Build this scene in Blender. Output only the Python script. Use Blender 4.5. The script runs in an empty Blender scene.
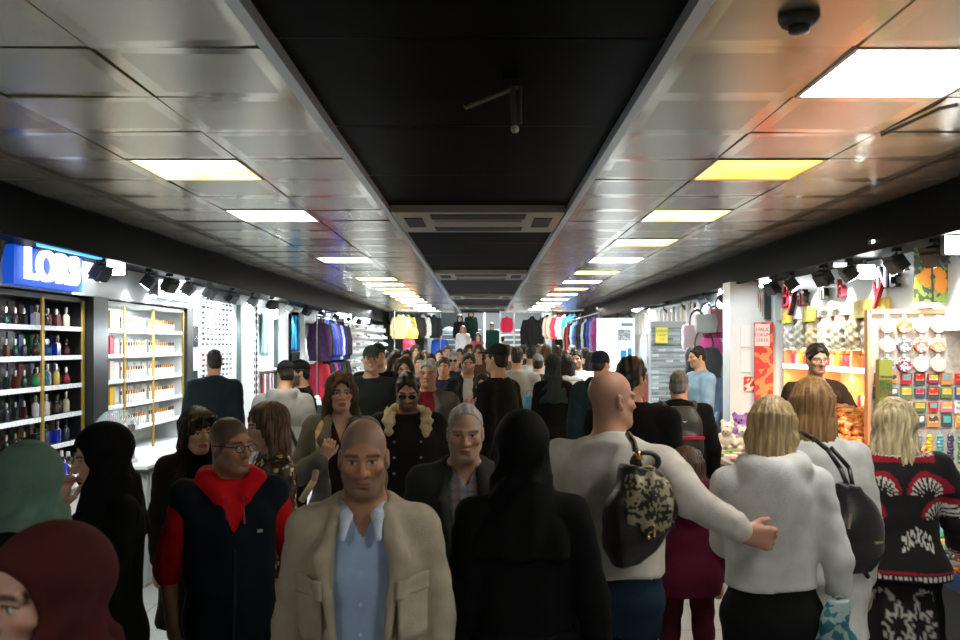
import bpy, math, random
import numpy as np
from mathutils import Vector, Matrix
random.seed(7)
RNG = np.random.RandomState(11)
SC = bpy.context.scene
COL = SC.collection
PI = math.pi

# ------------------------------------------------------------------ camera, world, exposure
FP, CX, HY, EYE = 900.0, 484.0, 345.0, 1.9        # focal length in pixels, vanishing point, eye height
cam = bpy.data.objects.new('camera', bpy.data.cameras.new('camera'))
COL.objects.link(cam)
cam.location = (0, 0, EYE)
cam.rotation_euler = (PI / 2, 0, 0)
cam.data.sensor_width = 36
cam.data.lens = 36 * FP / 960
cam.data.shift_x = -(CX - 480) / 960
cam.data.shift_y = (HY - 320) / 960
cam.data.clip_start = .05
cam.data.dof.use_dof = True
cam.data.dof.focus_distance = 6.5
cam.data.dof.aperture_fstop = 5.6
SC.camera = cam
w = bpy.data.worlds.new('world'); SC.world = w; w.use_nodes = True
w.node_tree.nodes['Background'].inputs[0].default_value = (.5, .6, .7, 1)
w.node_tree.nodes['Background'].inputs[1].default_value = .004
SC.view_settings.view_transform = 'Standard'
SC.view_settings.look = 'None'
SC.view_settings.exposure = 0.5
SC.view_settings.gamma = 1.0
SC.view_settings.use_curve_mapping = False
SC.cycles.max_bounces = 6
SC.cycles.sample_clamp_indirect = 4.0

L_PANEL, L_SPOT, L_SHOP = 19.0, 55.0, 32.0

def lamp(name, kind, loc, energy, color=(1, 1, 1), aim=None, size=.3, size_y=None, spot=90):
    d = bpy.data.lights.new(name, kind); d.energy = energy; d.color = color
    if kind == 'AREA':
        d.size = size
        if size_y: d.shape = 'RECTANGLE'; d.size_y = size_y
    elif kind == 'SPOT':
        d.spot_size = math.radians(spot); d.spot_blend = .6; d.shadow_soft_size = size
    else: d.shadow_soft_size = size
    o = bpy.data.objects.new(name, d); COL.objects.link(o); o.location = loc
    if aim is not None:
        o.rotation_euler = (Vector(aim) - Vector(loc)).to_track_quat('-Z', 'Y').to_euler()
    return o

COOL = (.86, .95, 1.0)
# added area lights without fittings, put in to brighten the shop shelves
for x0, z0, y0, y1, e in ((-3.40, 2.30, 4.8, 7.6, 1.2), (-3.40, 2.25, 8.0, 10.15, 1.8), (-3.16, 2.56, 10.4, 12.4, 2.2), (-3.16, 2.56, 12.8, 15.5, 2.4), (-2.98, 2.56, 15.6, 19.2, 1.6), (-2.45, 2.66, 19.8, 27.3, 9.)):
    lamp('shelf_fill_light', 'AREA', (x0, (y0 + y1) / 2, z0), L_SHOP * e, COOL, (x0 - .35, (y0 + y1) / 2, 1.45), .06, y1 - y0)
for x0, z0, y0, y1, e, c in ((2.95, 2.45, 4.4, 6.1, 1.0, (1, .92, .84)), (3.02, 2.22, 7.1, 9.6, .65, (1, .86, .66)), (2.8, 2.5, 10.3, 13.0, 3.4, COOL), (2.8, 2.5, 13.3, 18.5, 4.5, COOL), (2.0, 2.6, 18.6, 26.6, 4.0, (1, .95, .9))):
    lamp('shelf_fill_light', 'AREA', (x0, (y0 + y1) / 2, z0), L_SHOP * e, c, (x0 + .35, (y0 + y1) / 2, 1.4), .06, y1 - y0)
lamp('pillar_fill_spot', 'SPOT', (2.45, 8.7, 2.55), 45, COOL, (2.95, 9.95, 1.7), .05, None, 70)  # added spot with no fitting of its own, brightens the white pillar
lamp('far_fill_light', 'AREA', (-1.9, 25.2, 2.8), 42, COOL, (-2.5, 27.2, 2.0), 1.2, .1)  # added fill, here and next line, brightening the far garments
lamp('far_fill_light', 'AREA', (1.9, 25.2, 2.8), 30, (1, .95, .9), (2.3, 27.0, 2.0), 1.2, .1)
lamp('stair_daylight', 'AREA', (.3, 31.5, 4.8), 1100, (.95, .98, 1), (.2, 29, 1.4), 3.5, 1.5)

# ------------------------------------------------------------------ materials
MATS = {}
def mat(key, col=(.5, .5, .5), rough=.6, metal=0., emit=0., ecol=None, bump=0., bscale=60., vary=0., vscale=8., spec=None, alpha=None, trans=0., stretch=None, coat=0.):
    if key in MATS: return MATS[key]
    m = bpy.data.materials.new(key); m.use_nodes = True; MATS[key] = m
    nt = m.node_tree; b = nt.nodes['Principled BSDF']
    c4 = (*col, 1)
    b.inputs['Base Color'].default_value = c4
    b.inputs['Roughness'].default_value = rough
    b.inputs['Metallic'].default_value = metal
    if spec is not None: b.inputs['Specular IOR Level'].default_value = spec
    if trans: b.inputs['Transmission Weight'].default_value = trans
    if coat: b.inputs['Coat Weight'].default_value = coat
    if emit:
        b.inputs['Emission Color'].default_value = (*(ecol or col), 1); b.inputs['Emission Strength'].default_value = emit
    if alpha is not None: b.inputs['Alpha'].default_value = alpha
    if bump or vary:
        tc = nt.nodes.new('ShaderNodeTexCoord'); src = tc.outputs['Object']
        if stretch:
            mp = nt.nodes.new('ShaderNodeMapping'); mp.inputs['Scale'].default_value = stretch
            nt.links.new(src, mp.inputs['Vector']); src = mp.outputs['Vector']
    if vary:
        n = nt.nodes.new('ShaderNodeTexNoise'); n.inputs['Scale'].default_value = vscale; n.inputs['Detail'].default_value = 4
        nt.links.new(src, n.inputs['Vector'])
        mx = nt.nodes.new('ShaderNodeMix'); mx.data_type = 'RGBA'
        mx.inputs['A'].default_value = (*[max(0, v * (1 - vary)) for v in col], 1)
        mx.inputs['B'].default_value = (*[min(1, v * (1 + vary)) for v in col], 1)
        mr = nt.nodes.new('ShaderNodeMapRange'); mr.inputs[1].default_value = .3; mr.inputs[2].default_value = .7
        nt.links.new(n.outputs[0], mr.inputs[0]); nt.links.new(mr.outputs[0], mx.inputs['Factor'])
        nt.links.new(mx.outputs['Result'], b.inputs['Base Color'])
    if bump:
        n2 = nt.nodes.new('ShaderNodeTexNoise'); n2.inputs['Scale'].default_value = bscale; n2.inputs['Detail'].default_value = 3
        nt.links.new(src, n2.inputs['Vector'])
        bp = nt.nodes.new('ShaderNodeBump'); bp.inputs['Strength'].default_value = bump; bp.inputs['Distance'].default_value = .004
        nt.links.new(n2.outputs[0], bp.inputs['Height']); nt.links.new(bp.outputs[0], b.inputs['Normal'])
    return m

def rgbkey(c): return '_'.join('%d' % int(v * 1000) for v in c)
def cloth(c, rough=.85, bump=.35): return mat('cloth_' + rgbkey(c) + str(rough), c, rough, 0, bump=bump, bscale=180, vary=.12, vscale=14, spec=.12)
def plain(c, rough=.5, metal=0.): return mat('plain_' + rgbkey(c) + '%d%d' % (rough * 100, metal * 100), c, rough, metal)
def vcol_mat(key, rough=.6, spec=.4, bump=0., bscale=200., stretch=None, sss=0.):
    if key in MATS: return MATS[key]
    m = mat(key, (.5, .5, .5), rough, 0, spec=spec, bump=bump, bscale=bscale, stretch=stretch)
    nt = m.node_tree; a = nt.nodes.new('ShaderNodeVertexColor'); a.layer_name = 'Col'
    nt.links.new(a.outputs[0], nt.nodes['Principled BSDF'].inputs['Base Color'])
    return m
def hairmat(c): return mat('hair_' + rgbkey(c), c, .48, 0, bump=.5, bscale=60, vary=.55, vscale=55, stretch=(1, 1, .12), spec=.35)

# ------------------------------------------------------------------ objects
def tag(o, label=None, cat=None, group=None, kind=None):
    if label: o['label'] = label
    if cat: o['category'] = cat
    if group: o['group'] = group
    if kind: o['kind'] = kind
    return o
def thing(name, label, cat, loc=(0, 0, 0), rz=0., group=None):
    o = bpy.data.objects.new(name, None); COL.objects.link(o)
    o.empty_display_size = .1
    o.location = loc; o.rotation_euler = (0, 0, rz)
    return tag(o, label, cat, group)
def mobj(name, V, F, m, parent=None, smooth=False, cols=None, loc=None, rz=0.):
    me = bpy.data.meshes.new(name)
    V = np.asarray(V, np.float32)
    if isinstance(F, np.ndarray):
        n = len(F); k = F.shape[1]
        me.vertices.add(len(V)); me.vertices.foreach_set('co', V.ravel())
        me.loops.add(n * k); me.loops.foreach_set('vertex_index', F.astype(np.int32).ravel())
        me.polygons.add(n); me.polygons.foreach_set('loop_start', np.arange(0, n * k, k, dtype=np.int32))
        me.update(calc_edges=True); me.validate()
    else:
        me.from_pydata([tuple(v) for v in V], [], F); me.update()
    if smooth: me.polygons.foreach_set('use_smooth', np.ones(len(me.polygons), bool))
    if cols is not None:
        at = me.color_attributes.new('Col', 'FLOAT_COLOR', 'POINT')
        at.data.foreach_set('color', np.concatenate([cols, np.ones((len(cols), 1))], 1).astype(np.float32).ravel())
    if m is not None: me.materials.append(m)
    o = bpy.data.objects.new(name, me); COL.objects.link(o)
    if parent is not None: o.parent = parent
    if loc is not None: o.location = loc
    if rz: o.rotation_euler = (0, 0, rz)
    return o
def copy_tree(o, parent=None, loc=None, rz=None):
    c = o.copy(); COL.objects.link(c)
    if parent is not None: c.parent = parent
    if loc is not None: c.location = loc
    if rz is not None: c.rotation_euler = (0, 0, rz)
    for ch in list(o.children): copy_tree(ch, c)
    return c
def setmat(o, m):
    o.material_slots[0].link = 'OBJECT'; o.material_slots[0].material = m

class MB:
    def __init__(s): s.v = []; s.f = []
    def add(s, V, F):
        n = len(s.v); s.v += [tuple(p) for p in V]; s.f += [tuple(i + n for i in f) for f in F]; return s
    def box(s, a, b, rot=None, c=None):
        x0, y0, z0 = a; x1, y1, z1 = b
        V = [(x0, y0, z0), (x1, y0, z0), (x1, y1, z0), (x0, y1, z0), (x0, y0, z1), (x1, y0, z1), (x1, y1, z1), (x0, y1, z1)]
        if rot is not None:
            cc = Vector(c if c else ((x0 + x1) / 2, (y0 + y1) / 2, (z0 + z1) / 2))
            V = [rot @ (Vector(p) - cc) + cc for p in V]
        return s.add(V, [(0, 3, 2, 1), (4, 5, 6, 7), (0, 1, 5, 4), (1, 2, 6, 5), (2, 3, 7, 6), (3, 0, 4, 7)])
    def cb(s, c, d, rot=None):
        return s.box((c[0] - d[0] / 2, c[1] - d[1] / 2, c[2] - d[2] / 2), (c[0] + d[0] / 2, c[1] + d[1] / 2, c[2] + d[2] / 2), rot)
    def cyl(s, a, b, r0, r1=None, n=10, caps=True):
        r1 = r0 if r1 is None else r1
        a = Vector(a); b = Vector(b); q = (b - a).to_track_quat('Z', 'Y')
        V = []
        for p, r in ((a, r0), (b, r1)):
            for i in range(n): V.append(p + q @ Vector((r * math.cos(2 * PI * i / n), r * math.sin(2 * PI * i / n), 0)))
        F = [(i, (i + 1) % n, n + (i + 1) % n, n + i) for i in range(n)]
        if caps: F += [tuple(range(n - 1, -1, -1)), tuple(range(n, 2 * n))]
        return s.add(V, F)
    def lathe(s, prof, c=(0, 0, 0), n=12, sx=1., sy=1.):
        V = []; F = []
        for r, z in prof:
            for i in range(n): V.append((c[0] + sx * r * math.cos(2 * PI * i / n), c[1] + sy * r * math.sin(2 * PI * i / n), c[2] + z))
        for j in range(len(prof) - 1):
            for i in range(n): F.append((j * n + i, j * n + (i + 1) % n, (j + 1) * n + (i + 1) % n, (j + 1) * n + i))
        F.append(tuple(range(n - 1, -1, -1))); m = (len(prof) - 1) * n; F.append(tuple(range(m, m + n)))
        return s.add(V, F)
    def tube(s, pts, r, n=6):
        for a, b in zip(pts[:-1], pts[1:]): s.cyl(a, b, r, r, n)
        return s
    def ring(s, c, r, t, n=16, axis='y', sx=1., sz=1., m=6):
        V = []; F = []
        for i in range(n):
            a = 2 * PI * i / n
            for j in range(m):
                q = 2 * PI * j / m
                rr = r + t * math.cos(q); u, v, h = rr * math.cos(a) * sx, rr * math.sin(a) * sz, t * math.sin(q)
                V.append((c[0] + u, c[1] + h, c[2] + v) if axis == 'y' else (c[0] + h, c[1] + u, c[2] + v) if axis == 'x' else (c[0] + u, c[1] + v, c[2] + h))
        for i in range(n):
            for j in range(m): F.append((i * m + j, ((i + 1) % n) * m + j, ((i + 1) % n) * m + (j + 1) % m, i * m + (j + 1) % m))
        return s.add(V, F)
    def ball(s, c, r, n=10, k=6, sc=(1, 1, 1)):
        prof = [(r * math.sin(PI * (j + .001) / k), -r * math.cos(PI * j / k)) for j in range(k + 1)]
        V = []; F = []
        for rr, z in prof:
            for i in range(n): V.append((c[0] + sc[0] * rr * math.cos(2 * PI * i / n), c[1] + sc[1] * rr * math.sin(2 * PI * i / n), c[2] + sc[2] * z))
        for j in range(k):
            for i in range(n): F.append((j * n + i, j * n + (i + 1) % n, (j + 1) * n + (i + 1) % n, (j + 1) * n + i))
        return s.add(V, F)
    def build(s, name, m, parent=None, smooth=False, loc=None, rz=0.): return mobj(name, s.v, s.f, m, parent, smooth, None, loc, rz)
def struct(o): o['kind'] = 'structure'; return o
ORD = 'first second third fourth fifth sixth seventh eighth ninth tenth eleventh twelfth thirteenth fourteenth fifteenth sixteenth seventeenth eighteenth nineteenth twentieth'.split()
TENS = {2: 'twenty', 3: 'thirty', 4: 'forty'}
def nth(i):
    if i < 20: return ORD[i]
    return TENS[(i + 1) // 10] + '-' + ORD[(i + 1) % 10 - 1] if (i + 1) % 10 else TENS[(i + 1) // 10][:-1] + 'ieth'
def W(px, py, y): return ((px - CX) / FP * y, y, EYE - (py - HY) / FP * y)
# ------------------------------------------------------------------ distance-field modeller: smooth unions of tapered forms, meshed as one surface
def smin(a, b, k):
    if k <= 0: return np.minimum(a, b)
    h = np.maximum(k - np.abs(a - b), 0) / k
    return np.minimum(a, b) - h * h * k * .25
def axis(lo, hi, step, fine=()):
    cuts = [lo]
    x = lo
    while x < hi:
        st = step
        for a, b, q in fine:
            if a - 1e-6 <= x < b: st = min(st, q)
        if st == step:
            for a, b, q in fine:
                if x < a < x + st: st = max(q, a - x)
        x += st; cuts.append(x)
    return np.array(cuts)
class SDF:
    def __init__(s, xs, ys, zs):
        s.ax = [np.asarray(a, np.float64) for a in (xs, ys, zs)]
        s.F = np.full([len(a) for a in s.ax], .3, np.float32); s.fr()
    def fr(s, o=(0, 0, 0), R=None, sc=1.):
        s.o = np.array(o, float); s.I = R is None; s.R = np.eye(3) if R is None else np.asarray(R, float); s.sc = sc; return s
    def prim(s, fn, c, rad, k=0., op='u'):
        wc = s.o + s.sc * (s.R @ np.array(c, float)); r = np.broadcast_to(np.array(rad, float), 3) * s.sc + k + .03
        if not s.I: r = np.full(3, r.max())
        sl = []; ax = []
        for a, q, rr in zip(s.ax, wc, r):
            i0 = np.searchsorted(a, q - rr); i1 = np.searchsorted(a, q + rr)
            if i1 <= i0: return s
            sl.append(slice(i0, i1)); ax.append(a[i0:i1])
        sl = tuple(sl)
        X = (ax[0][:, None, None] - s.o[0]) / s.sc; Y = (ax[1][None, :, None] - s.o[1]) / s.sc; Z = (ax[2][None, None, :] - s.o[2]) / s.sc
        if not s.I:
            R = s.R
            X, Y, Z = R[0, 0] * X + R[1, 0] * Y + R[2, 0] * Z, R[0, 1] * X + R[1, 1] * Y + R[2, 1] * Z, R[0, 2] * X + R[1, 2] * Y + R[2, 2] * Z
        d = (fn(X, Y, Z) * s.sc).astype(np.float32)
        f = s.F[sl]
        if op == 'u': s.F[sl] = smin(f, d, k)
        else: s.F[sl] = -smin(-f, d, k)
        return s
    def ell(s, c, r, k=.01, op='u', tilt=None):
        c0, c1, c2 = c; r0, r1, r2 = r
        def fn(x, y, z):
            x = x - c0; y = y - c1; z = z - c2
            if tilt: ca, sa = math.cos(tilt), math.sin(tilt); y, z = ca * y - sa * z, sa * y + ca * z
            a = np.sqrt((x / r0) ** 2 + (y / r1) ** 2 + (z / r2) ** 2) + 1e-6
            b = np.sqrt((x / r0 ** 2) ** 2 + (y / r1 ** 2) ** 2 + (z / r2 ** 2) ** 2) + 1e-6
            return a * (a - 1) / b
        return s.prim(fn, c, max(r) if tilt else r, k, op)
    def cone(s, a, b, ra, rb, k=.01, op='u', bump=None):
        a = np.array(a, float); b = np.array(b, float); ab = b - a; L2 = max(ab @ ab, 1e-9); L = math.sqrt(L2)
        def fn(x, y, z):
            x = x - a[0]; y = y - a[1]; z = z - a[2]
            t = np.clip((x * ab[0] + y * ab[1] + z * ab[2]) / L2, 0, 1)
            d = np.sqrt((x - t * ab[0]) ** 2 + (y - t * ab[1]) ** 2 + (z - t * ab[2]) ** 2) - (ra + (rb - ra) * t)
            if bump: d = d + bump[0] * np.sin(t * L * bump[1] + bump[2] + 2.2 * np.sin(x * 33 + bump[2]) + 1.5 * np.sin(y * 27)) * (.35 + .65 * np.sin(t * L * 17 + bump[2]) ** 2)
            return d
        m = max(ra, rb)
        return s.prim(fn, (a + b) / 2, np.abs(ab) / 2 + m, k, op)
    def chain(s, pts, rs, k=.01):
        for i in range(len(pts) - 1): s.cone(pts[i], pts[i + 1], rs[i], rs[i + 1], k)
        return s
    def loft(s, secs, k=.02, pw=2.3, op='u', rip=None, sm=.03):
        secs = sorted(secs); z = np.array([q[0] for q in secs]); zz = np.arange(z[0], z[-1] + .0051, .005)
        n = max(1, int(sm / .005)); cols = []
        for j in range(1, 5):
            v = np.interp(zz, z, [q[j] for q in secs]); vp = np.concatenate([np.full(n, v[0]), v, np.full(n, v[-1])])
            cols.append(np.convolve(vp, np.ones(2 * n + 1) / (2 * n + 1), 'valid'))
        def fn(x, y, zq):
            cx, cy, rx, ry = [np.interp(zq.ravel(), zz, v).reshape(zq.shape) for v in cols]
            u = np.abs(x - cx) / rx; v = np.abs(y - cy) / ry
            d = ((u ** pw + v ** pw + 1e-9) ** (1 / pw) - 1) * np.minimum(rx, ry)
            if rip: d = d + rip[0] * np.sin(np.arctan2(x - cx, y - cy) * rip[1] + rip[2] * np.sin(zq * 5)) * np.clip((rip[3] - zq) / .4, 0, 1)
            return np.maximum(d, np.maximum(z[0] - zq, zq - z[-1]))
        mx = max(q[3] + abs(q[1]) for q in secs); my = max(q[4] + abs(q[2]) for q in secs)
        return s.prim(fn, (0, 0, (z[0] + z[-1]) / 2), (mx, my, (z[-1] - z[0]) / 2), k, op)
    def wrinkle(s, amp, f=22., seed=0):
        if not amp: return s
        rs = np.random.RandomState(seed); X = s.ax[0][:, None, None]; Y = s.ax[1][None, :, None]; Z = s.ax[2][None, None, :]
        N = 0.
        for i in range(4):
            v = rs.normal(size=3); v /= np.linalg.norm(v); v *= f * rs.uniform(.6, 1.7)
            N = N + np.sin(v[0] * X + v[1] * Y + v[2] * Z + rs.uniform(0, 6) + 1.2 * np.sin(9 * Z + 7 * X + i))
        s.F += (amp * .5 * N).astype(np.float32); return s
    def mesh(s):
        F = s.F; ax = s.ax
        F[0] = F[-1] = .1; F[:, 0] = F[:, -1] = .1; F[:, :, 0] = F[:, :, -1] = .1
        ins = F < 0
        cnt = np.zeros([n - 1 for n in F.shape], np.uint8)
        C = [(i, j, k) for i in (0, 1) for j in (0, 1) for k in (0, 1)]
        sh = cnt.shape
        for i, j, k in C: cnt += ins[i:i + sh[0], j:j + sh[1], k:k + sh[2]]
        idx = np.argwhere((cnt > 0) & (cnt < 8))
        if not len(idx): return np.zeros((0, 3)), np.zeros((0, 4), int)
        val = {c: F[idx[:, 0] + c[0], idx[:, 1] + c[1], idx[:, 2] + c[2]] for c in C}
        acc = np.zeros((len(idx), 3)); n = np.zeros(len(idx))
        for c in C:
            for a in range(3):
                if c[a]: continue
                e = list(c); e[a] = 1; f0 = val[c]; f1 = val[tuple(e)]
                m = (f0 < 0) != (f1 < 0)
                t = np.where(m, f0 / np.where(m, f0 - f1, 1), 0)
                for b in range(3):
                    g = ax[b]; p = g[idx[:, b] + c[b]]
                    if b == a: p = p + t * (g[idx[:, b] + 1] - g[idx[:, b]])
                    acc[:, b] += np.where(m, p, 0)
                n += m
        V = acc / n[:, None]
        cm = np.full(sh, -1, np.int64); cm[idx[:, 0], idx[:, 1], idx[:, 2]] = np.arange(len(idx))
        Q = []
        for a in range(3):
            b, c = (a + 1) % 3, (a + 2) % 3
            s0 = [slice(1, -1)] * 3; s1 = [slice(1, -1)] * 3; s0[a] = slice(0, -1); s1[a] = slice(1, None)
            A = ins[tuple(s0)]; B = ins[tuple(s1)]
            for flip, M in ((0, A & ~B), (1, ~A & B)):
                p = np.argwhere(M)
                for q in range(3):
                    if q != a: p[:, q] += 1
                if not len(p): continue
                def at(db, dc):
                    r = p.copy(); r[:, b] -= db; r[:, c] -= dc; return cm[r[:, 0], r[:, 1], r[:, 2]]
                quad = np.stack([at(1, 1), at(0, 1), at(0, 0), at(1, 0)], 1)
                if flip: quad = quad[:, ::-1]
                Q.append(quad)
        Q = np.concatenate(Q); Q = Q[(Q >= 0).all(1)]
        return V, Q
def largest(V, Q):
    """keep the biggest connected piece of a mesh"""
    lab = np.arange(len(V))
    for _ in range(400):
        m = lab[Q].min(1); new = lab.copy()
        for j in range(4): np.minimum.at(new, Q[:, j], m)
        new = new[new]
        if (new == lab).all(): break
        lab = new
    u, c = np.unique(lab[Q[:, 0]], return_counts=True); keep = lab == u[c.argmax()]
    ren = np.cumsum(keep) - 1
    return V[keep], ren[Q[keep[Q[:, 0]]]]
def relax(V, Q, it=1, f=.5):
    for _ in range(it):
        acc = np.zeros_like(V); n = np.zeros(len(V))
        for j in range(4):
            for o in (1, 3):
                np.add.at(acc, Q[:, j], V[Q[:, (j + o) % 4]]); np.add.at(n, Q[:, j], 1)
        V = V * (1 - f) + f * acc / np.maximum(n, 1)[:, None]
    return V
def sstep(a, b, x): t = np.clip((x - a) / (b - a), 0, 1); return t * t * (3 - 2 * t)

# ------------------------------------------------------------------ people
def rotm(yaw=0., pitch=0., roll=0.):
    """head turn: yaw to the person's +x (degrees), pitch down positive, roll"""
    y, p, r = map(math.radians, (yaw, pitch, roll))
    return np.array(Matrix.Rotation(y, 3, 'Z') @ Matrix.Rotation(p, 3, 'X') @ Matrix.Rotation(r, 3, 'Y'))
class Pose: pass
def pose(H=1.7, wd=1., dp=1., fem=False, belly=0., yaw=0, pitch=0, roll=0, hs=.95, armL=None, armR=None, step=.0, stand=.09, headf=0.):
    P = Pose(); P.H = H; P.fem = fem; P.wd = wd; P.dp = dp; P.hs = hs
    hh = .118 * hs
    P.Rh = rotm(yaw, pitch, roll)
    neck = np.array([0, .012, .865 * H]); P.nb = np.array([0, .022, .835 * H])
    hc = np.array([0, -.012 - headf, H - hh])
    P.ho = neck + (np.array(rotm(0, pitch * .6, roll)) @ (hc - neck)); P.ho[2] = H - hh
    shw = (.101 if not fem else .093) * H * wd
    P.sh = {1: np.array([shw, .015, .808 * H]), -1: np.array([-shw, .015, .808 * H])}
    P.el = {}; P.wr = {}; P.hd = {}; P.hand = {}
    for s, a in ((1, armL), (-1, armR)):
        a = a or {}
        e = np.array(a.get('e', (s * .045 * wd, .025, -.168 * H))); w_ = np.array(a.get('w', (s * .0, -.045, -.142 * H)))
        P.el[s] = P.sh[s] + e; P.wr[s] = P.el[s] + w_
        d = np.array(a.get('d', (0, -.12, -1.)), float); d /= np.linalg.norm(d)
        t = np.array(a.get('t', (0, -1, 0)), float); t -= (t @ d) * d; t /= np.linalg.norm(t)
        n = np.array(a.get('n', (-s, 0, 0)), float); n -= (n @ d) * d + (n @ t) * t; n /= np.linalg.norm(n)
        P.hand[s] = (d, t, n, a.get('curl', .35))
    P.hip = {s: np.array([s * .052 * H * (wd * .5 + .5), .01, .515 * H]) for s in (1, -1)}
    P.kn = {s: np.array([s * (stand * .5 + .035), -.02 - s * step * .55, .285 * H]) for s in (1, -1)}
    P.an = {s: np.array([s * (stand * .5 + .035), .03 - s * step, .048 * H + (.03 if s * step < -.05 else 0)]) for s in (1, -1)}
    m = 1 if not fem else 0
    k = H / 1.7
    P.secs = [(.455 * H, 0, .012, .150 * k * wd, .100 * k * dp), (.515 * H, 0, .014, (.168 if m else .175) * k * wd, .112 * k * dp),
              (.60 * H, 0, .006 - belly * .35, (.152 if m else .132) * k * wd, (.104 if m else .092) * k * dp + belly),
              (.70 * H, 0, .0, (.160 if m else .140) * k * wd, (.112 if m else .102) * k * dp + belly * .5),
              (.755 * H, 0, .0, (.164 if m else .146) * k * wd, (.114 if m else .112) * k * dp),
              (.80 * H, 0, .012, (.155 if m else .138) * k * wd, .092 * k * dp), (.832 * H, 0, .02, (.105 if m else .088) * k * wd, .068 * k), (.85 * H, 0, .02, .06 * k, .055 * k)]
    P.lean = None
    return P
def axes_for(P, vs, hv=None, hands=(), zlo=0., zhi=None, pad=.07, handv=.0045, fine=()):
    pts = np.array([P.sh[1], P.sh[-1], P.el[1], P.el[-1], P.wr[1], P.wr[-1], P.ho] + [P.wr[s] + P.hand[s][0] * .18 for s in (1, -1)])
    lo = np.minimum(pts.min(0), [-.20 * P.wd, -.19 * P.dp, 0]) - pad; hi = np.maximum(pts.max(0), [.20 * P.wd, .19 * P.dp, 0]) + pad
    lo[2] = zlo; hi[2] = zhi if zhi else P.H + .05
    fx, fy, fz = list(fine and fine[0]), list(fine and fine[1]), list(fine and fine[2])
    if hv:
        o = P.ho; fx.append((o[0] - .10, o[0] + .10, hv)); fy.append((o[1] - .135, o[1] + .12, hv)); fz.append((o[2] - .13, o[2] + .14, hv))
    for s in hands:
        a = P.wr[s] - P.hand[s][0] * .02; b = P.wr[s] + P.hand[s][0] * .15
        l = np.minimum(a, b) - .055; h = np.maximum(a, b) + .055
        fx.append((l[0], h[0], handv)); fy.append((l[1], h[1], handv)); fz.append((l[2], h[2], handv))
    return axis(lo[0], hi[0], vs, fx), axis(lo[1], hi[1], vs, fy), axis(lo[2], hi[2], vs, fz)
def head_shape(S, P, o, fine):
    S.fr(P.ho, P.Rh, P.hs)
    fw = o.get('fw', .94 if P.fem else 1.); nz = o.get('nose', .8 if P.fem else 1.); jw = o.get('jaw', .84 if P.fem else 1.)
    S.ell((0, .012, .036), (.0700, .094, .082), .0)
    S.ell((0, -.030, -.040), (.0565 * fw, .060, .074), .03)
    S.ell((0, -.060, -.094), (.026 * jw, .026, .020), .03)
    for s in (1, -1):
        S.cone((s * .048 * jw, .0, -.055), (s * .022, -.06, -.094), .017, .014, .03)
        S.ell((s * .044, -.055, -.022), (.020, .024, .018), .02)
    if fine:
        for s in (1, -1):
            S.cone((s * .046, -.071, .021), (s * .010, -.0855, .017), .010, .009, .014)
            S.ell((s * .032, -.094, .0), (.0185, .0175, .0115), .012, 's')
            S.ell((s * .0305, -.070, .0), (.0145, .0135, .0125), .004)
            S.cone((s * .046, -.0745, .0085), (s * .018, -.0835, .0075), .0035, .0042, .004)
            S.ell((s * .0730, .010, -.006), (.009, .018, .030), .006, tilt=.25)
            S.ell((s * .0785, .004, -.004), (.006, .010, .018), .006, 's', tilt=.25)
            S.ell((s * .0135, -.094, -.033), (.0095 * nz, .0115, .0085), .007)
        S.chain([(0, -.083, .014), (0, -.097 - .004 * nz, -.014), (0, -.1085 - .004 * nz, -.031)], [.0075, .0082, .0115 * nz], .010)
        S.ell((0, -.098, -.043), (.010, .007, .006), .008, 's')
        S.cone((-.019, -.083, -.0615), (.019, -.083, -.0615), .0055, .0055, .008); S.ell((0, -.0905, -.0595), (.013, .006, .0055), .008)
        S.cone((-.016, -.083, -.0725), (.016, -.083, -.0725), .006, .006, .008); S.ell((0, -.0885, -.0722), (.012, .006, .0062), .008)
        S.ell((0, -.0975, -.066), (.020, .008, .0014), .003, 's')
        S.ell((0, -.092, -.083), (.016, .008, .006), .008, 's')
    else:
        S.chain([(0, -.083, .012), (0, -.108, -.031)], [.009, .013], .012)
        for s in (1, -1): S.ell((s * .0730, .010, -.006), (.009, .019, .031), .006); S.ell((s * .032, -.095, .0), (.018, .017, .011), .012, 's')
    S.fr()
    top = P.ho + P.Rh @ np.array([0, .018, -.05]) * P.hs
    nr = (.052 if P.fem else .060) * P.hs
    S.cone(P.nb, top, nr * 1.1, nr, .03)
def hand_shape(S, P, s, fine):
    d, t, n, c = P.hand[s]; w_ = P.wr[s]; k = P.H / 1.72 * (.93 if P.fem else 1.)
    if not fine:
        S.ell(w_ + d * .09 * k, (.04 * k, .04 * k, .075 * k) if abs(d[2]) > .5 else (.06, .05, .045), .02); return
    base = w_ + d * .01
    for j, (off, L, r) in enumerate(((.030, .072, .0088), (.010, .080, .0092), (-.010, .075, .0088), (-.028, .058, .0078))):
        kn = w_ + (d * .088 + t * off - n * .004) * k
        S.cone(base + t * off * .5 * k, kn, .019 * k, .0125 * k, .014)
        p = kn
        for q, (fr_, ang) in enumerate(((.45, c * .7), (.32, c * 1.7), (.23, c * 2.4))):
            nx = p + (d * math.cos(ang) + n * math.sin(ang) + t * off * 1.2) * L * fr_ * k
            S.cone(p, nx, r * k * (1.1 - .1 * q), r * k * (1. - .1 * q), .004); p = nx
    a = w_ + (d * .022 + t * .022 + n * .006) * k; b = a + (d * .036 + t * .030 + n * .012) * k; e = b + (d * .034 + t * .008 + n * (.004 + .02 * c)) * k
    S.cone(a, b, .016 * k, .0115 * k, .012); S.cone(b, e, .011 * k, .009 * k, .004)
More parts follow.
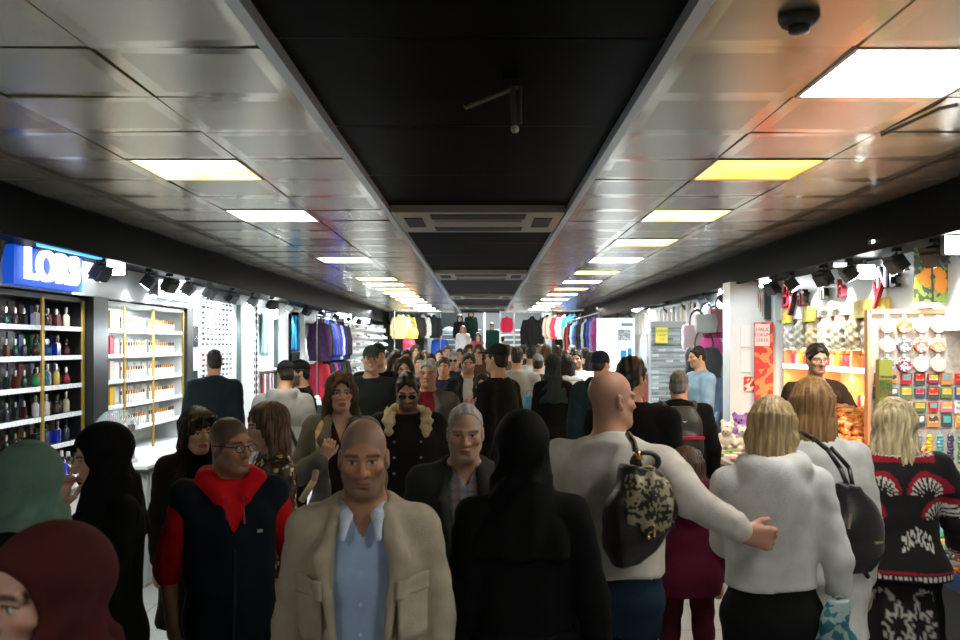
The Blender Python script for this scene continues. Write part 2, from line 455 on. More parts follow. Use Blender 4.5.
def body(P, o, lod):
    hv = {0: .0034, 1: .0055, 2: .0085}[lod]; vs = {0: .014, 1: .017, 2: .02}[lod]
    hands = o.get('hands', ()) if lod < 2 else ()
    S = SDF(*axes_for(P, vs, hv, hands, handv=.0042 if lod == 0 else .006))
    S.loft([(z, cx, cy, rx - .004, ry - .004) for z, cx, cy, rx, ry in P.secs], .02)
    k = P.H / 1.7; f = .86 if P.fem else 1.
    for s in (1, -1):
        S.cone((0, .03, .855 * P.H), P.sh[s] + np.array([-s * .01, 0, .006]), .038 * k, .040 * k * f, .03)
        S.cone(P.sh[s], P.el[s], .050 * k * f, .037 * k * f, .02)
        S.cone(P.el[s], P.wr[s], .037 * k * f, .025 * k * f, .012)
        hand_shape(S, P, s, s in hands)
        S.cone(P.hip[s], P.kn[s], .078 * k, .050 * k, .03)
        S.cone(P.kn[s], P.an[s], .050 * k, .034 * k, .02)
        S.cone(P.an[s] + np.array([0, .015, -.01]), P.an[s] + np.array([s * .01, -.13 * k, -.045 * k]), .034 * k, .026 * k, .02)
    head_shape(S, P, o, lod < 2)
    V, Q = largest(*S.mesh())
    if lod: V = relax(V, Q, 1, .35)
    L = ((V - P.ho) @ P.Rh) / P.hs
    return V, Q, skin_cols(L, o)
def skin_cols(L, o):
    x, y, z = L.T; ax_ = np.abs(x)
    C = np.tile(np.array(o['skin'], float), (len(L), 1))
    def mixc(m, c):
        m = np.clip(m, 0, 1)[:, None]; C[:] = C * (1 - m) + np.array(c) * m
    front = sstep(-.035, -.06, y)
    sk = np.array(o['skin'])
    blush = sk * np.array([1.08, .74, .68])
    near = sstep(.25, .16, np.abs(z))
    mixc(.55 * front * np.exp(-(((ax_ - .045) / .022) ** 2 + ((z + .028) / .02) ** 2)), blush)
    mixc(.55 * front * np.exp(-((x / .016) ** 2 + ((z + .032) / .016) ** 2)) * sstep(-.09, -.1, y), blush)
    hc = o.get('hair_col', (.02, .015, .01)); bc = o.get('brow', tuple(np.array(hc) * .8))
    sc = o.get('scalp')                                   # shaved or balding head: cropped hair colour on the scalp, (colour, front height, strength)
    if sc:
        line = y * -.82 + z * -.57
        m = sstep(.036, .026, line) * sstep(-.085, -.07, z) * near
        if sc[1]: m = m * np.clip(sstep(sc[1], sc[1] - .03, z) + sstep(.05, .075, y), 0, 1)
        ear = np.exp(-(((ax_ - .078) / .02) ** 2 + ((y - .01) / .025) ** 2 + ((z + .006) / .033) ** 2) * 1.2)
        mixc(m * sc[2] * (1 - ear), sc[0])
    bd = o.get('beard')
    if bd:
        n = .5 + .5 * np.sin(x * 900 + 3 * np.sin(z * 700)) * np.sin(y * 800 + z * 500)
        jaw = sstep(-.040, -.062, z - .75 * np.maximum(ax_ - .022, 0)) * sstep(.012, -.008, y) * sstep(-.14, -.115, z)
        mus = np.exp(-((np.maximum(ax_ - .018, 0) / .008) ** 2 + ((z + .050) / .006) ** 2)) * front
        mixc(np.clip(jaw + mus, 0, 1) * bd[1] * (.75 + .25 * n), bd[0])
    lip = ((x / .025) ** 2 + ((z + .0665) / (.0112 if o.get('lips') else .009)) ** 2 < 1.1) * front
    mixc(lip * .9, o.get('lips') or sk * np.array([.82, .58, .55]))
    mixc(((x / .021) ** 2 + ((z + .066) / .0024) ** 2 < 1) * front * .7, sk * .22)
    bz = .0215 + .10 * np.minimum(ax_ - .028, 0) * .5 - .16 * np.maximum(ax_ - .040, 0)
    th = o.get('browth', .0052)
    mixc(sstep(th * 1.5, th * .5, np.abs(z - bz)) * sstep(.009, .014, ax_) * sstep(.057, .050, ax_) * front * .92, bc)
    ex = ax_ - .0305; el = (ex / .0150) ** 2 + (z / .0066) ** 2
    if not o.get('closed'):
        mixc((el < 1) * front, (.62, .58, .54))
        gz = o.get('gaze', 0.)
        ir = ((x - np.sign(x) * .0305 - gz) / .0064) ** 2 + ((z - .0006) / .0066) ** 2
        mixc((ir < 1) * (el < 1.05) * front, o.get('iris', (.05, .03, .02)))
    lid = sstep(.0034, .0012, np.abs(z - (.0064 * np.sqrt(np.clip(1 - (ex / .0165) ** 2, 0, 1))))) * (np.abs(ex) < .0165)
    mixc(lid * front * .85, sk * .10)
    return np.clip(C, 0, 1)

# ---- hair and headwear, in the head's own frame
def hair_mesh(P, kind, o, lod):
    hv = {0: .0045, 1: .006, 2: .009}[lod]; L = o.get('hlen', .25); th = o.get('hth', .014)
    ho = P.ho
    lo = ho - .17; hi = ho + .17; hi[2] = ho[2] + .16
    lo[2] = ho[2] - (L + .06 if kind in ('long', 'bob', 'tail') else .14)
    hz = hv if kind not in ('long', 'tail') else hv * 1.4
    S = SDF(axis(lo[0], hi[0], hv), axis(lo[1], hi[1], hv), axis(lo[2], hi[2], hz))
    S.fr(P.ho, P.Rh, P.hs)
    def facecut(c=.0309, a=.82, b=.57, k=.006):
        S.prim(lambda x, y, z: (-(-a * y - b * z - c)) + 0 * x, (0, -.1, -.06), (.2, .25, .2), k, 's')
    if kind in ('short', 'fringe', 'tail', 'under'):
        S.ell((0, .012, .037), (.0710 + th * .6, .0945 + th * .8, .083 + th), .0)
        S.ell((0, .052, -.022), (.062 + th * .3, .056 + th * .5, .058), .02)
        S.ell((0, .045, -.095), (.2, .2, .028), .01, 's')
        facecut(o.get('line', .026))
        for s in (1, -1): S.ell((s * .09, .010, -.014), (.026, .021, .034), .006, 's')
        if kind == 'fringe': S.ell((0, -.035, .118), (.085, .115, .085), .01, 's')
        if kind == 'under': S.ell((0, -.02, .10), (.2, .2, .066), .004, 's')
        if kind == 'tail':
            S.cone((0, .11, .05), (0, .15, .0), .028, .035, .02); S.cone((0, .15, .0), (0, .13, -L), .035, .018, .02)
    elif kind in ('long', 'bob'):
        t = th
        S.ell((0, .012, .038), (.0715 + t, .096 + t, .084 + t), .0)
        w_ = o.get('hw', 1.)
        S.loft([(-L, 0, .070, .055 * w_, .032), (-L * .75, 0, .070, .078 * w_, .046), (-L * .4, 0, .055, .088 * w_, .062), (-.03, 0, .03, .085, .085), (.04, 0, .012, .0715 + t, .092)], .03, 2.2)
        for s in (1, -1):
            S.chain([(s * .050, -.045, .088), (s * .077, -.018, .02), (s * (.077 + .008 * w_), -.008, -.05), (s * .084 * w_, .005, -min(L, .3) * .72), (s * .078 * w_, .02, -L * .95)], [.018, .020, .022, .025, .014], .02)
        S.ell((0, -.130, -.006), (.061, .086, .092), .012, 's')
        S.ell((0, -.075, -.105), (.050, .085, .065), .012, 's')
        if o.get('bangs'): S.ell((-.02, -.075, .055), (.06, .03, .034), .012)
    # strand relief
    if kind in ('long', 'bob', 'tail'):
        X = S.ax[0][:, None, None] - ho[0]; Y = S.ax[1][None, :, None] - ho[1] - .01; Z = S.ax[2][None, None, :] - ho[2]
        a = np.arctan2(X, Y); up = np.clip((.16 - Z) / .14, .25, 1); wv = o.get('wave', .3)
        S.F += (up * .0026 * np.sin(a * 22 + 3 * wv * np.sin(Z * 34) + 2 * np.sin(Z * 11)) + .0022 * np.sin(a * 41 + 5 * wv * np.sin(Z * 21 + 1)) + wv * .005 * np.sin(Z * 45 + a * 3)).astype(np.float32)
    else: S.wrinkle(min(.0045, th * .3), 110, 3)
    V, Q = S.mesh()
    return (V, Q) if not len(Q) else largest(V, Q)
def hijab_mesh(P, o, lod, drape=.12, open_=1.):
    deep = o.get('hdeep', 1.)
    hv = {0: .006, 1: .008, 2: .011}[lod]; ho = P.ho; k = P.H / 1.7
    zlo = P.nb[2] - drape - .03
    S = SDF(axis(-.30, .30, hv), axis(ho[1] - .22, ho[1] + .30, hv), axis(zlo, ho[2] + .17, hv))
    S.fr(P.ho, P.Rh, P.hs)
    S.ell((0, .018, .034), (.087, .114, .102), 0.); S.ell((0, -.018, -.045), (.081, .090, .095), .03)
    S.cone((0, .02, -.08), (0, .03, -.17), .080, .085, .04)
    S.fr()
    S.loft([(P.nb[2] - drape, 0, .02, .185 * k * P.wd, .135 * k), (P.nb[2] - .06, 0, .015, .165 * k * P.wd, .125 * k), (P.nb[2] + .0, 0, .012, .115, .110), (P.nb[2] + .07, 0, .01, .085, .09)], .04, 2.2, rip=(.006, 9, 2, ho[2]))
    S.fr(P.ho, P.Rh, P.hs)
    S.ell((0, -.158, -.010), (.080 * open_, .098 * deep, .092), .010, 's'); S.fr()
    X = S.ax[0][:, None, None]; Y = S.ax[1][None, :, None]; Z = S.ax[2][None, None, :]
    S.F += (.0055 * np.sin(np.arctan2(X, Y - ho[1] - .04) * 6 + Z * 34 + 2 * np.sin(Z * 13)) * np.clip((ho[2] + .05 - Z) / .1, 0, 1)).astype(np.float32)
    return largest(*S.mesh())
def cap_mesh(P, lod, beanie=False):
    hv = {0: .005, 1: .006, 2: .009}[lod]; ho = P.ho
    S = SDF(axis(ho[0] - .2, ho[0] + .2, hv), axis(ho[1] - .25, ho[1] + .2, hv), axis(ho[2] - .1, ho[2] + .17, hv))
    S.fr(P.ho, P.Rh, P.hs)
    S.ell((0, .012, .045), (.081, .106, .090), 0.)
    S.ell((0, .03, -.04 if not beanie else -.05), (.3, .3, .082 if not beanie else .06), .004, 's')
    if not beanie:
        S.ell((0, -.125, .044), (.070, .078, .0075), .008, tilt=-.18); S.ell((0, .012, .136), (.009, .009, .006), .004)
    S.fr(); return largest(*S.mesh())

# ---- clothes
def garment(P, o, lod, seed):
    """o: e thickness, hem (share of height), sleeve 0..2 (1 elbow, 2 wrist), se, neck, v, open=(w hem, w chest, z top), flare, collar, wr"""
    vs = o.get('vs') or {0: .0105, 1: .0125, 2: .019}[lod]
    e = o.get('e', .014); H = P.H; k = H / 1.7; hem = o.get('hem', .5) * H; se = o.get('se', e); fl = o.get('flare', 0.)
    zhi = P.nb[2] + (.16 if o.get('collar') in ('hood_up', 'high') else .11)
    pad = .05 + e + fl
    S = SDF(*axes_for(P, vs, None, (), hem - .03, max(zhi, max(P.el[1][2], P.el[-1][2], P.wr[1][2], P.wr[-1][2]) + .1), pad))
    secs = []
    for z, cx, cy, rx, ry in P.secs:
        if z > hem: q = fl * sstep(.66 * H, hem, z) if fl else 0; secs.append((z, cx, cy, rx + e + q, ry + e + q))
    z0 = min(P.secs, key=lambda q: abs(q[0] - max(hem, .47 * H)))
    drop = max(0, .47 * H - hem)
    b = [np.interp(max(hem, .455 * H), [q[0] for q in P.secs], [q[j] for q in P.secs]) for j in (1, 2, 3, 4)]
    secs.append((hem, b[0], b[1], b[2] + e + fl + drop * .06, b[3] + e + fl + drop * .1))
    rip = o.get('rip'); S.loft(secs, .02, 2.35, rip=(rip, 7, 2, .62 * H) if rip else None)
    f = .86 if P.fem else 1.; sl = o.get('sleeve', 2)
    for s in (1, -1):
        S.cone((0, .03, .845 * H), P.sh[s] + np.array([-s * .01, 0, .004]), .040 * k + e * .6, .042 * k * f + e * .7, .035)
        if sl > 0:
            t = min(sl, 1); q = P.sh[s] + (P.el[s] - P.sh[s]) * t
            S.cone(P.sh[s], q, .051 * k * f + se, .040 * k * f + se + .004 * (1 - t), .028, bump=(.0026, 70, seed) if lod < 2 else None)
        if sl > 1:
            t = min(sl - 1, 1) * .93; q = P.el[s] + (P.wr[s] - P.el[s]) * t
            S.cone(P.el[s], q, .039 * k * f + se, .028 * k * f + se, .018, bump=(.003, 85, seed + 2) if lod < 2 else None)
    co = o.get('collar'); nb = P.nb; zn = nb[2]
    if co in ('crew', 'high', 'shirt', 'stand'):
        hgt = {'crew': .028, 'shirt': .042, 'high': .085, 'stand': .055}[co]; r = (.057 if P.fem else .066) * k + e * .6
        S.loft([(zn - .03, 0, .012, r + .012, r + .010), (zn + hgt, 0, .010, r, r)], .015, 2)
    if co == 'hood':
        S.chain([(.050, -.085, zn - .035), (.092, -.01, zn + .035), (.080, .075, zn + .025), (0, .110, zn + .012), (-.080, .075, zn + .025), (-.092, -.01, zn + .035), (-.050, -.085, zn - .035)], [.022, .034, .042, .048, .042, .034, .022], .03)
        S.ell((0, .115, zn - .06), (.095, .05, .085), .04)
    if co == 'shearling': pass
    ng = o.get('neck', .07)
    if co in ('crew', 'high', 'shirt', 'stand'): ng = (.052 if P.fem else .061) * k + e * .25
    S.loft([(zn - .03, 0, .008, ng * .9, ng * .85), (zn + .16, 0, .0, ng * 1.08, ng * 1.0)], .006, 2, 's')
    v = o.get('v')
    if v:
        zv = zn - v; sl_ = o.get('vw', .35)
        S.prim(lambda x, y, z: np.maximum(np.abs(x) - np.maximum(z - zv, -.01) * sl_, y - .0), (0, -.12, zn + .02 - v / 2), (.2, .13, v / 2 + .05), .006, 's')
    op = o.get('open')
    if op:
        w0, w1, zt = op; zt = zt * H; ox = o.get('ox', 0.)
        def fo(x, y, z):
            wz = np.interp(z.ravel(), [hem - .05, zt * .82, zt, zn + .1], [w0, w1 * .9, w1, w1 * .95]).reshape(z.shape)
            return np.maximum(np.abs(x - ox) - wz, y + .01)
        S.prim(fo, (0, -.17, (hem + zn) / 2), (.3, .19, (zn - hem) / 2 + .1), .008, 's')
    if co in ('lapel', 'shirtopen') and op:
        for s in (1, -1):
            x1 = op[1]
            S.cone((s * .068, .03, zn + .025), (s * (.066), -.050, zn + .008), .020, .022, .02)
            S.chain([(s * .070, -.055, zn), (s * (x1 + .035), -.112 - e * .6, zn - .10), (s * (x1 + .018), -.128 - e, zn - .20), (s * (x1 + .004), -.128 - e, zn - .31)], [.020, .030, .022, .010], .014)
        S.cone((.06, .045, zn + .03), (-.06, .045, zn + .03), .026, .026, .03)
        S.loft([(zn - .03, 0, .006, ng * .9, ng * .85), (zn + .16, 0, .0, ng * 1.05, ng)], .006, 2, 's')
    S.wrinkle(o.get('wr', .0035 if lod < 2 else .002), o.get('wf', 24), seed)
    V, Q = largest(*S.mesh())
    return V, Q
def trousers(P, o, lod, seed):
    vs = {0: .014, 1: .017, 2: .024}[lod]; H = P.H; k = H / 1.7; e = o.get('e', .012)
    S = SDF(axis(-.3, .3, vs), axis(-.5, .5, vs), axis(.03, .64 * H, vs))
    top = o.get('waist', .60) * H
    ss = [(z, cx, cy, rx + e * .7, ry + e * .7) for z, cx, cy, rx, ry in P.secs if z < top]
    b = [np.interp(top, [q[0] for q in P.secs], [q[j] for q in P.secs]) for j in (1, 2, 3, 4)]
    S.loft(ss + [(top, b[0], b[1], b[2] + e * .7, b[3] + e * .7)], .03)
    for s in (1, -1):
        S.cone(P.hip[s], P.kn[s], .080 * k + e, .052 * k + e, .03, bump=(.003, 60, 1)); S.cone(P.kn[s], P.an[s], .052 * k + e, .040 * k + e * o.get('cuff', 1.2), .03, bump=(.003, 70, 2))
    S.wrinkle(.003, 20, seed)
    return largest(*S.mesh())
def skirt(P, o, lod, seed):
    vs = {0: .014, 1: .016, 2: .024}[lod]; H = P.H; e = o.get('e', .02); z0 = o.get('hem', .05) * H; fl = o.get('flare', .06)
    S = SDF(axis(-.42, .42, vs), axis(-.4, .4, vs), axis(max(0, z0 - .04), .66 * H, vs))
    secs = [(z0, 0, .01, .17 * P.wd + fl, .14 + fl)] + [(z, cx, cy, rx + e, ry + e) for z, cx, cy, rx, ry in P.secs if .45 * H < z <= .62 * H]
    S.loft(secs, .02, 2.1, rip=(.012, 9, 1.5, .6 * H)); S.wrinkle(.003, 18, seed)
    return largest(*S.mesh())
def shoe_mesh(P, s):
    a = P.an[s]; k = P.H / 1.7; z = a[2] - .048 * P.H
    S = SDF(axis(a[0] - .09, a[0] + .09, .011), axis(a[1] - .22, a[1] + .12, .011), axis(z - .01, z + .15, .01))
    S.ell((a[0] + s * .008, a[1] - .09 * k, z + .036), (.046 * k, .10 * k, .036), .0); S.ell((a[0], a[1] + .02, z + .045), (.040 * k, .062 * k, .046), .03); S.cone((a[0], a[1], z + .06), (a[0], a[1], z + .10), .042 * k, .045 * k, .02)
    S.prim(lambda x, y, zz: (zz - z - .002) + 0 * x, (a[0], a[1], z - .02), (.2, .3, .03), .004, 's')
    return largest(*S.mesh())
PEOPLE = []
def surfy(V, x, z, r=.016):
    m = (np.abs(V[:, 0] - x) < r) & (np.abs(V[:, 2] - z) < r); return V[m, 1].min() if m.any() else -.15
def patch(V, x0, x1, z0, z1, off=.006, n=9):
    xs = np.linspace(x0, x1, n); zs = np.linspace(z0, z1, n)
    f = np.array([[(x, surfy(V, x, z) - off, z) for x in xs] for z in zs]); f[1:-1, 1:-1, 1] = (f[:-2, 1:-1, 1] + f[2:, 1:-1, 1] + f[1:-1, :-2, 1] + f[1:-1, 2:, 1]) / 4
    b = f + np.array([0, off + .008, 0]); A = np.concatenate([f.reshape(-1, 3), b.reshape(-1, 3)]); N = n * n; F = []
    for i in range(n - 1):
        for j in range(n - 1): F.append((i * n + j, i * n + j + 1, (i + 1) * n + j + 1, (i + 1) * n + j))
    ed = [j for j in range(n)] + [i * n + n - 1 for i in range(1, n)] + [(n - 1) * n + j for j in range(n - 2, -1, -1)] + [i * n for i in range(n - 2, 0, -1)]
    for a, c in zip(ed, ed[1:] + ed[:1]): F.append((a, a + N, c + N, c))
    return A, F
def person(px, top, y, rz, label, o, garments, bottom=None, lod=1, group=None, H=None, zb=0., extra=None, shoes=(.02, .02, .02), shear=None, dx=0.):
    """px, top: head centre and crown in photo pixels at depth y; rz 0 faces the camera"""
    x = (px - CX) / FP * y + dx; zt = EYE - (top - HY) / FP * y
    if H is None: H = zt - zb
    P = pose(H, **{k: v for k, v in o.items() if k in ('wd', 'dp', 'fem', 'belly', 'yaw', 'pitch', 'roll', 'hs', 'armL', 'armR', 'step', 'stand', 'headf')})
    seed = len(PEOPLE) + 1; PEOPLE.append(label)
    def wp(V):
        V = np.array(V)
        if shear is not None:
            t = np.clip((V[:, 2] - .5 * H) / (.5 * H), 0, 1.2); V[:, 1] -= shear[1] * t ** 1.3; V[:, 0] += shear[0] * t ** 1.3
        return V
    V, Q, C = body(P, o, lod)
    root = mobj('person', wp(V), Q, vcol_mat('skin', .5, .4, .12, 260), None, True, C, (x, y, zb), math.radians(rz))
    tag(root, label, 'person', group)
    hk = o.get('hair')
    def part(name, VQ, m, smooth=True, cols=None):
        if not len(VQ[1]): return None
        return mobj(name, wp(VQ[0]), VQ[1], m, root, smooth, cols)
    if hk in ('short', 'fringe', 'long', 'bob', 'tail', 'under'): part('hair', hair_mesh(P, hk, o, lod), hairmat(o['hair_col']))
    elif hk == 'hijab': part('headscarf', hijab_mesh(P, o, lod, o.get('drape', .12), o.get('hopen', 1.)), cloth(o['hair_col'], .8))
    elif hk in ('cap', 'beanie'):
        part('cap' if hk == 'cap' else 'knitted_hat', cap_mesh(P, lod, hk == 'beanie'), cloth(o['hair_col'], .8))
        part('hair', hair_mesh(P, 'under', dict(o, hth=.006), lod), hairmat((.02, .014, .01)))
    for g in garments:
        VQ = garment(P, g, lod, seed); P.gv = getattr(P, 'gv', {}); P.gv[g['name']] = VQ[0]
        cols = g['col'](VQ[0], P) if 'col' in g else None
        go = part(g['name'], VQ, g['m'] if not isinstance(g['m'], tuple) else cloth(g['m'], g.get('rough', .85)), cols=cols)
        if g.get('label') and go: go['label'] = g['label']
    if bottom:
        bo = dict(bottom); fn = skirt if bo.get('kind') == 'skirt' else trousers
        VQ = fn(P, bo, lod, seed)
        part('skirt' if fn is skirt else 'trousers', VQ, bo['m'] if not isinstance(bo['m'], tuple) else cloth(bo['m'], .8), cols=bo['col'](VQ[0], P) if 'col' in bo else None)
    if lod < 2:
        for s in (1, -1): part('shoe', shoe_mesh(P, s), plain(shoes, .45))
    if extra: extra(P, root, wp)
    return root, P
def headpart(P, root, wp, name, mb, m, smooth=True):
    V = np.array([P.ho + P.hs * (P.Rh @ np.array(v)) for v in mb.v])
    return mobj(name, wp(V), mb.f, m, root, smooth)
def glasses(P, root, wp, dark=False, up=0.):
    b = MB(); a = -.104; z = .0 + up; b_ = a - (.012 if up else 0)
    for s in (1, -1):
        b.ring((s * .032, b_, z - .002), .0215, .0018, 20, 'y', 1.12, .72)
        b.tube([(s * .056, b_, z + .004), (s * (.076 + up * .2), -.045, z + .006), (s * (.080 + up * .2), .015, z + .002)], .0022, 5)
    b.tube([(-.011, b_, z + .004), (0, b_ - .003, z + .006), (.011, b_, z + .004)], .002, 5)
    g = headpart(P, root, wp, 'sunglasses' if dark else 'eyeglasses', b, mat('spectacle_frame', (.012, .012, .014), .25))
    l = MB()
    for s in (1, -1): l.ball((s * .032, b_, z - .002), .021, 14, 6, (1.12, .10, .75 if not dark else .9))
    lm = mat('dark_lens', (.006, .006, .008), .08, spec=.7) if dark else mat('clear_lens', (.9, .9, .9), .04, alpha=.05)
    headpart(P, g, wp, 'lens', l, lm)
# ================================================================== THE PASSAGE
XL, XR, CH, YE = -2.95, 2.82, 2.9, 27.9            # ceiling edges, height, far end
TL, TR = -.72, .635                                # dark centre channel
Y0, DY = 3.025, .607
# floor
def floor_mat():
    m = mat('floor_tile', (.42, .44, .44), .32)
    nt = m.node_tree; b = nt.nodes['Principled BSDF']
    tc = nt.nodes.new('ShaderNodeTexCoord'); br = nt.nodes.new('ShaderNodeTexBrick')
    br.offset = 0; br.inputs['Scale'].default_value = 1; br.inputs['Brick Width'].default_value = .6; br.inputs['Row Height'].default_value = .6
    br.inputs['Mortar Size'].default_value = .006; br.inputs['Color1'].default_value = (.46, .48, .47, 1); br.inputs['Color2'].default_value = (.40, .42, .42, 1); br.inputs['Mortar'].default_value = (.16, .16, .16, 1)
    nt.links.new(tc.outputs['Object'], br.inputs['Vector'])
    n = nt.nodes.new('ShaderNodeTexNoise'); n.inputs['Scale'].default_value = 90; n.inputs['Detail'].default_value = 3
    nt.links.new(tc.outputs['Object'], n.inputs['Vector'])
    mx = nt.nodes.new('ShaderNodeMix'); mx.data_type = 'RGBA'; mx.blend_type = 'MULTIPLY'; mx.inputs['Factor'].default_value = .45
    nt.links.new(br.outputs[0], mx.inputs['A']); nt.links.new(n.outputs['Color'], mx.inputs['B']); nt.links.new(mx.outputs['Result'], b.inputs['Base Color'])
    return m
struct(MB().box((-4.2, -2.5, -.12), (4.2, 36, 0)).build('floor', floor_mat()))
wallm = mat('wall_paint', (.62, .65, .64), .6, vary=.06, vscale=3)
dark = mat('dark_paint', (.016, .018, .018), .42, vary=.25, vscale=5)
white = mat('white_lacquer', (.74, .77, .77), .35, vary=.05, vscale=4)
struct(MB().box((-4.1, -2.5, 0), (-3.8, 31, 3.4)).build('wall_left', wallm))
struct(MB().box((3.6, -2.5, 0), (3.9, 31, 3.4)).build('wall_right', wallm))
struct(MB().box((-4.1, -2.6, 0), (3.9, -2.5, 3.4)).build('wall_back', dark))
# ceiling: framed metal tiles on a dark slab
def ceil_mat():
    m = mat('ceiling_tile', (.3, .3, .27), .3, .75)
    nt = m.node_tree; b = nt.nodes['Principled BSDF']
    a = nt.nodes.new('ShaderNodeVertexColor'); a.layer_name = 'Col'
    uv = nt.nodes.new('ShaderNodeUVMap'); uv.uv_map = 'uv'
    sx = nt.nodes.new('ShaderNodeSeparateXYZ'); nt.links.new(uv.outputs[0], sx.inputs[0])
    def edge(o):
        s1 = nt.nodes.new('ShaderNodeMath'); s1.operation = 'SUBTRACT'; s1.inputs[1].default_value = .5; nt.links.new(o, s1.inputs[0])
        s2 = nt.nodes.new('ShaderNodeMath'); s2.operation = 'ABSOLUTE'; nt.links.new(s1.outputs[0], s2.inputs[0]); return s2.outputs[0]
    mx = nt.nodes.new('ShaderNodeMath'); mx.operation = 'MAXIMUM'; nt.links.new(edge(sx.outputs[0]), mx.inputs[0]); nt.links.new(edge(sx.outputs[1]), mx.inputs[1])
    mr = nt.nodes.new('ShaderNodeMapRange'); mr.inputs[1].default_value = .385; mr.inputs[2].default_value = .40; mr.inputs[3].default_value = .84; mr.inputs[4].default_value = 1.0
    nt.links.new(mx.outputs[0], mr.inputs[0])
    ml = nt.nodes.new('ShaderNodeMix'); ml.data_type = 'RGBA'; ml.blend_type = 'MULTIPLY'; ml.inputs['Factor'].default_value = 1
    nt.links.new(a.outputs[0], ml.inputs['A']); nt.links.new(mr.outputs[0], ml.inputs['B']); nt.links.new(ml.outputs['Result'], b.inputs['Base Color'])
    mr2 = nt.nodes.new('ShaderNodeMapRange'); mr2.inputs[1].default_value = .385; mr2.inputs[2].default_value = .40; mr2.inputs[3].default_value = .25; mr2.inputs[4].default_value = .16
    nt.links.new(mx.outputs[0], mr2.inputs[0]); nt.links.new(mr2.outputs[0], b.inputs['Roughness'])
    tc = nt.nodes.new('ShaderNodeTexCoord'); n = nt.nodes.new('ShaderNodeTexNoise'); n.inputs['Scale'].default_value = 2.2; n.inputs['Detail'].default_value = 1
    nt.links.new(tc.outputs['Object'], n.inputs['Vector']); bp = nt.nodes.new('ShaderNodeBump'); bp.inputs['Strength'].default_value = .12; bp.inputs['Distance'].default_value = .05
    nt.links.new(n.outputs[0], bp.inputs['Height']); nt.links.new(bp.outputs[0], b.inputs['Normal'])
    return m
LIGHTS_L = [-6, 3, 6, 12, 17, 19, 21, 23, 25, 27, 29, 32, 35, 38]  # negative rows: unseen panels added behind the camera to light the front people
LIGHTS_R = [-4, 0, 3, 6, 9, 12, 15, 18, 21, 24, 27, 30, 33, 36]
colsL = [(TL - .02, -1.325), (-1.325, -1.93), (-1.93, -2.535), (-2.535, XL)]
colsR = [(TR + .02, 1.25), (1.25, 1.855), (1.855, 2.46), (2.46, XR)]
V = []; F = []; UV = []; CL = []
rr = random.Random(3)
for k in range(-9, 41):
    ya, yb = Y0 + k * DY, Y0 + (k + 1) * DY
    for side, cols in ((0, colsL), (1, colsR)):
        for c, (xa, xb) in enumerate(cols):
            if c == 1 and k in (LIGHTS_L if side == 0 else LIGHTS_R): continue
            g = .0055; x0, x1 = min(xa, xb) + g, max(xa, xb) - g
            tx, ty = rr.gauss(0, .0022), rr.gauss(0, .0022); dz = rr.uniform(0, .002)
            P4 = [(x0, ya + g), (x1, ya + g), (x1, yb - g), (x0, yb - g)]
            n = len(V)
            for (x, y), (p, q) in zip(P4, ((-1, -1), (1, -1), (1, 1), (-1, 1))): V.append((x, y, CH + dz + p * tx + q * ty))
            for (x, y) in P4: V.append((x, y, CH + .03))
            F += [(n, n + 3, n + 2, n + 1)] + [(n + i, n + (i + 1) % 4, n + 4 + (i + 1) % 4, n + 4 + i) for i in range(4)]
            u = (x1 - x0) / .6
            base = np.array((.60, .55, .44)) * rr.uniform(.82, 1.12)
            if k == 1 and side == 0 and c == 2: base = np.array((.40, .29, .15))
            if side == 0 and c == 1 and k in (9, 14): base = np.array((.20, .20, .19))
            for i in range(8): CL.append(base)
co = mobj('ceiling', V, F, ceil_mat(), None, False, np.array(CL)); struct(co)
uvl = co.data.uv_layers.new(name='uv')
seq = {0: (0, 0), 1: (1, 0), 2: (1, 1), 3: (0, 1)}
for p in co.data.polygons:
    for li in p.loop_indices:
        vi = co.data.loops[li].vertex_index % 8
        uvl.data[li].uv = seq[vi % 4] if vi < 4 else (0, 0)
struct(MB().box((-4.1, -2.5, CH + .09), (3.9, YE, CH + .3)).build('ceiling', dark))
# dark centre channel of glossy black panels
chb = MB()
for k in range(-5, 21):
    ya = Y0 + (2 * k) * DY; t = rr.gauss(0, .002)
    chb.add([(TL + .02, ya + .004, CH + .03 + t), (TR - .02, ya + .004, CH + .03 - t), (TR - .02, ya + 2 * DY - .004, CH + .03), (TL + .02, ya + 2 * DY - .004, CH + .03)], [(0, 3, 2, 1)])
struct(chb.build('ceiling', mat('black_panel', (.0022, .0026, .0022), .40, spec=.008)))
trm = mat('trim_metal', (.62, .66, .70), .38, .5)
for i, (xa, xb) in enumerate(((TL - .022, TL + .022), (TR - .022, TR + .022))):
    struct(MB().box((xa, -2.4, CH - .018), (xb, YE, CH + .06)).build('trim_%d' % (i + 1), trm))
# bulkheads over the shop fronts
bulk = mat('bulkhead_paint', (.003, .004, .004), .42, spec=.012)
struct(MB().box((-3.40, -2.4, 2.60), (XL, YE, CH + .1)).build('trim_3', bulk))
struct(MB().box((XR, -2.4, 2.60), (3.30, YE, CH + .1)).build('trim_4', bulk))
struct(MB().box((XL - .01, -2.4, 2.575), (XL + .03, YE, 2.63)).build('trim_5', bulk))
struct(MB().box((XR - .03, -2.4, 2.575), (XR + .01, YE, 2.63)).build('trim_6', bulk))
# fascias
fas = mat('fascia_paint', (.55, .60, .61), .38, vary=.05, vscale=2)
struct(MB().box((-3.42, 4.2, 2.315), (-3.33, 10.25, 2.605)).build('trim_7', fas))
struct(MB().box((-3.80, -2.4, 2.33), (-3.42, 20, 2.62)).build('trim_8', dark))
struct(MB().box((3.22, 4.0, 2.17), (3.32, 10.9, 2.605)).build('trim_9', fas))
struct(MB().box((3.12, 11.0, 2.2), (3.32, 17.0, 2.605)).build('trim_10', fas))

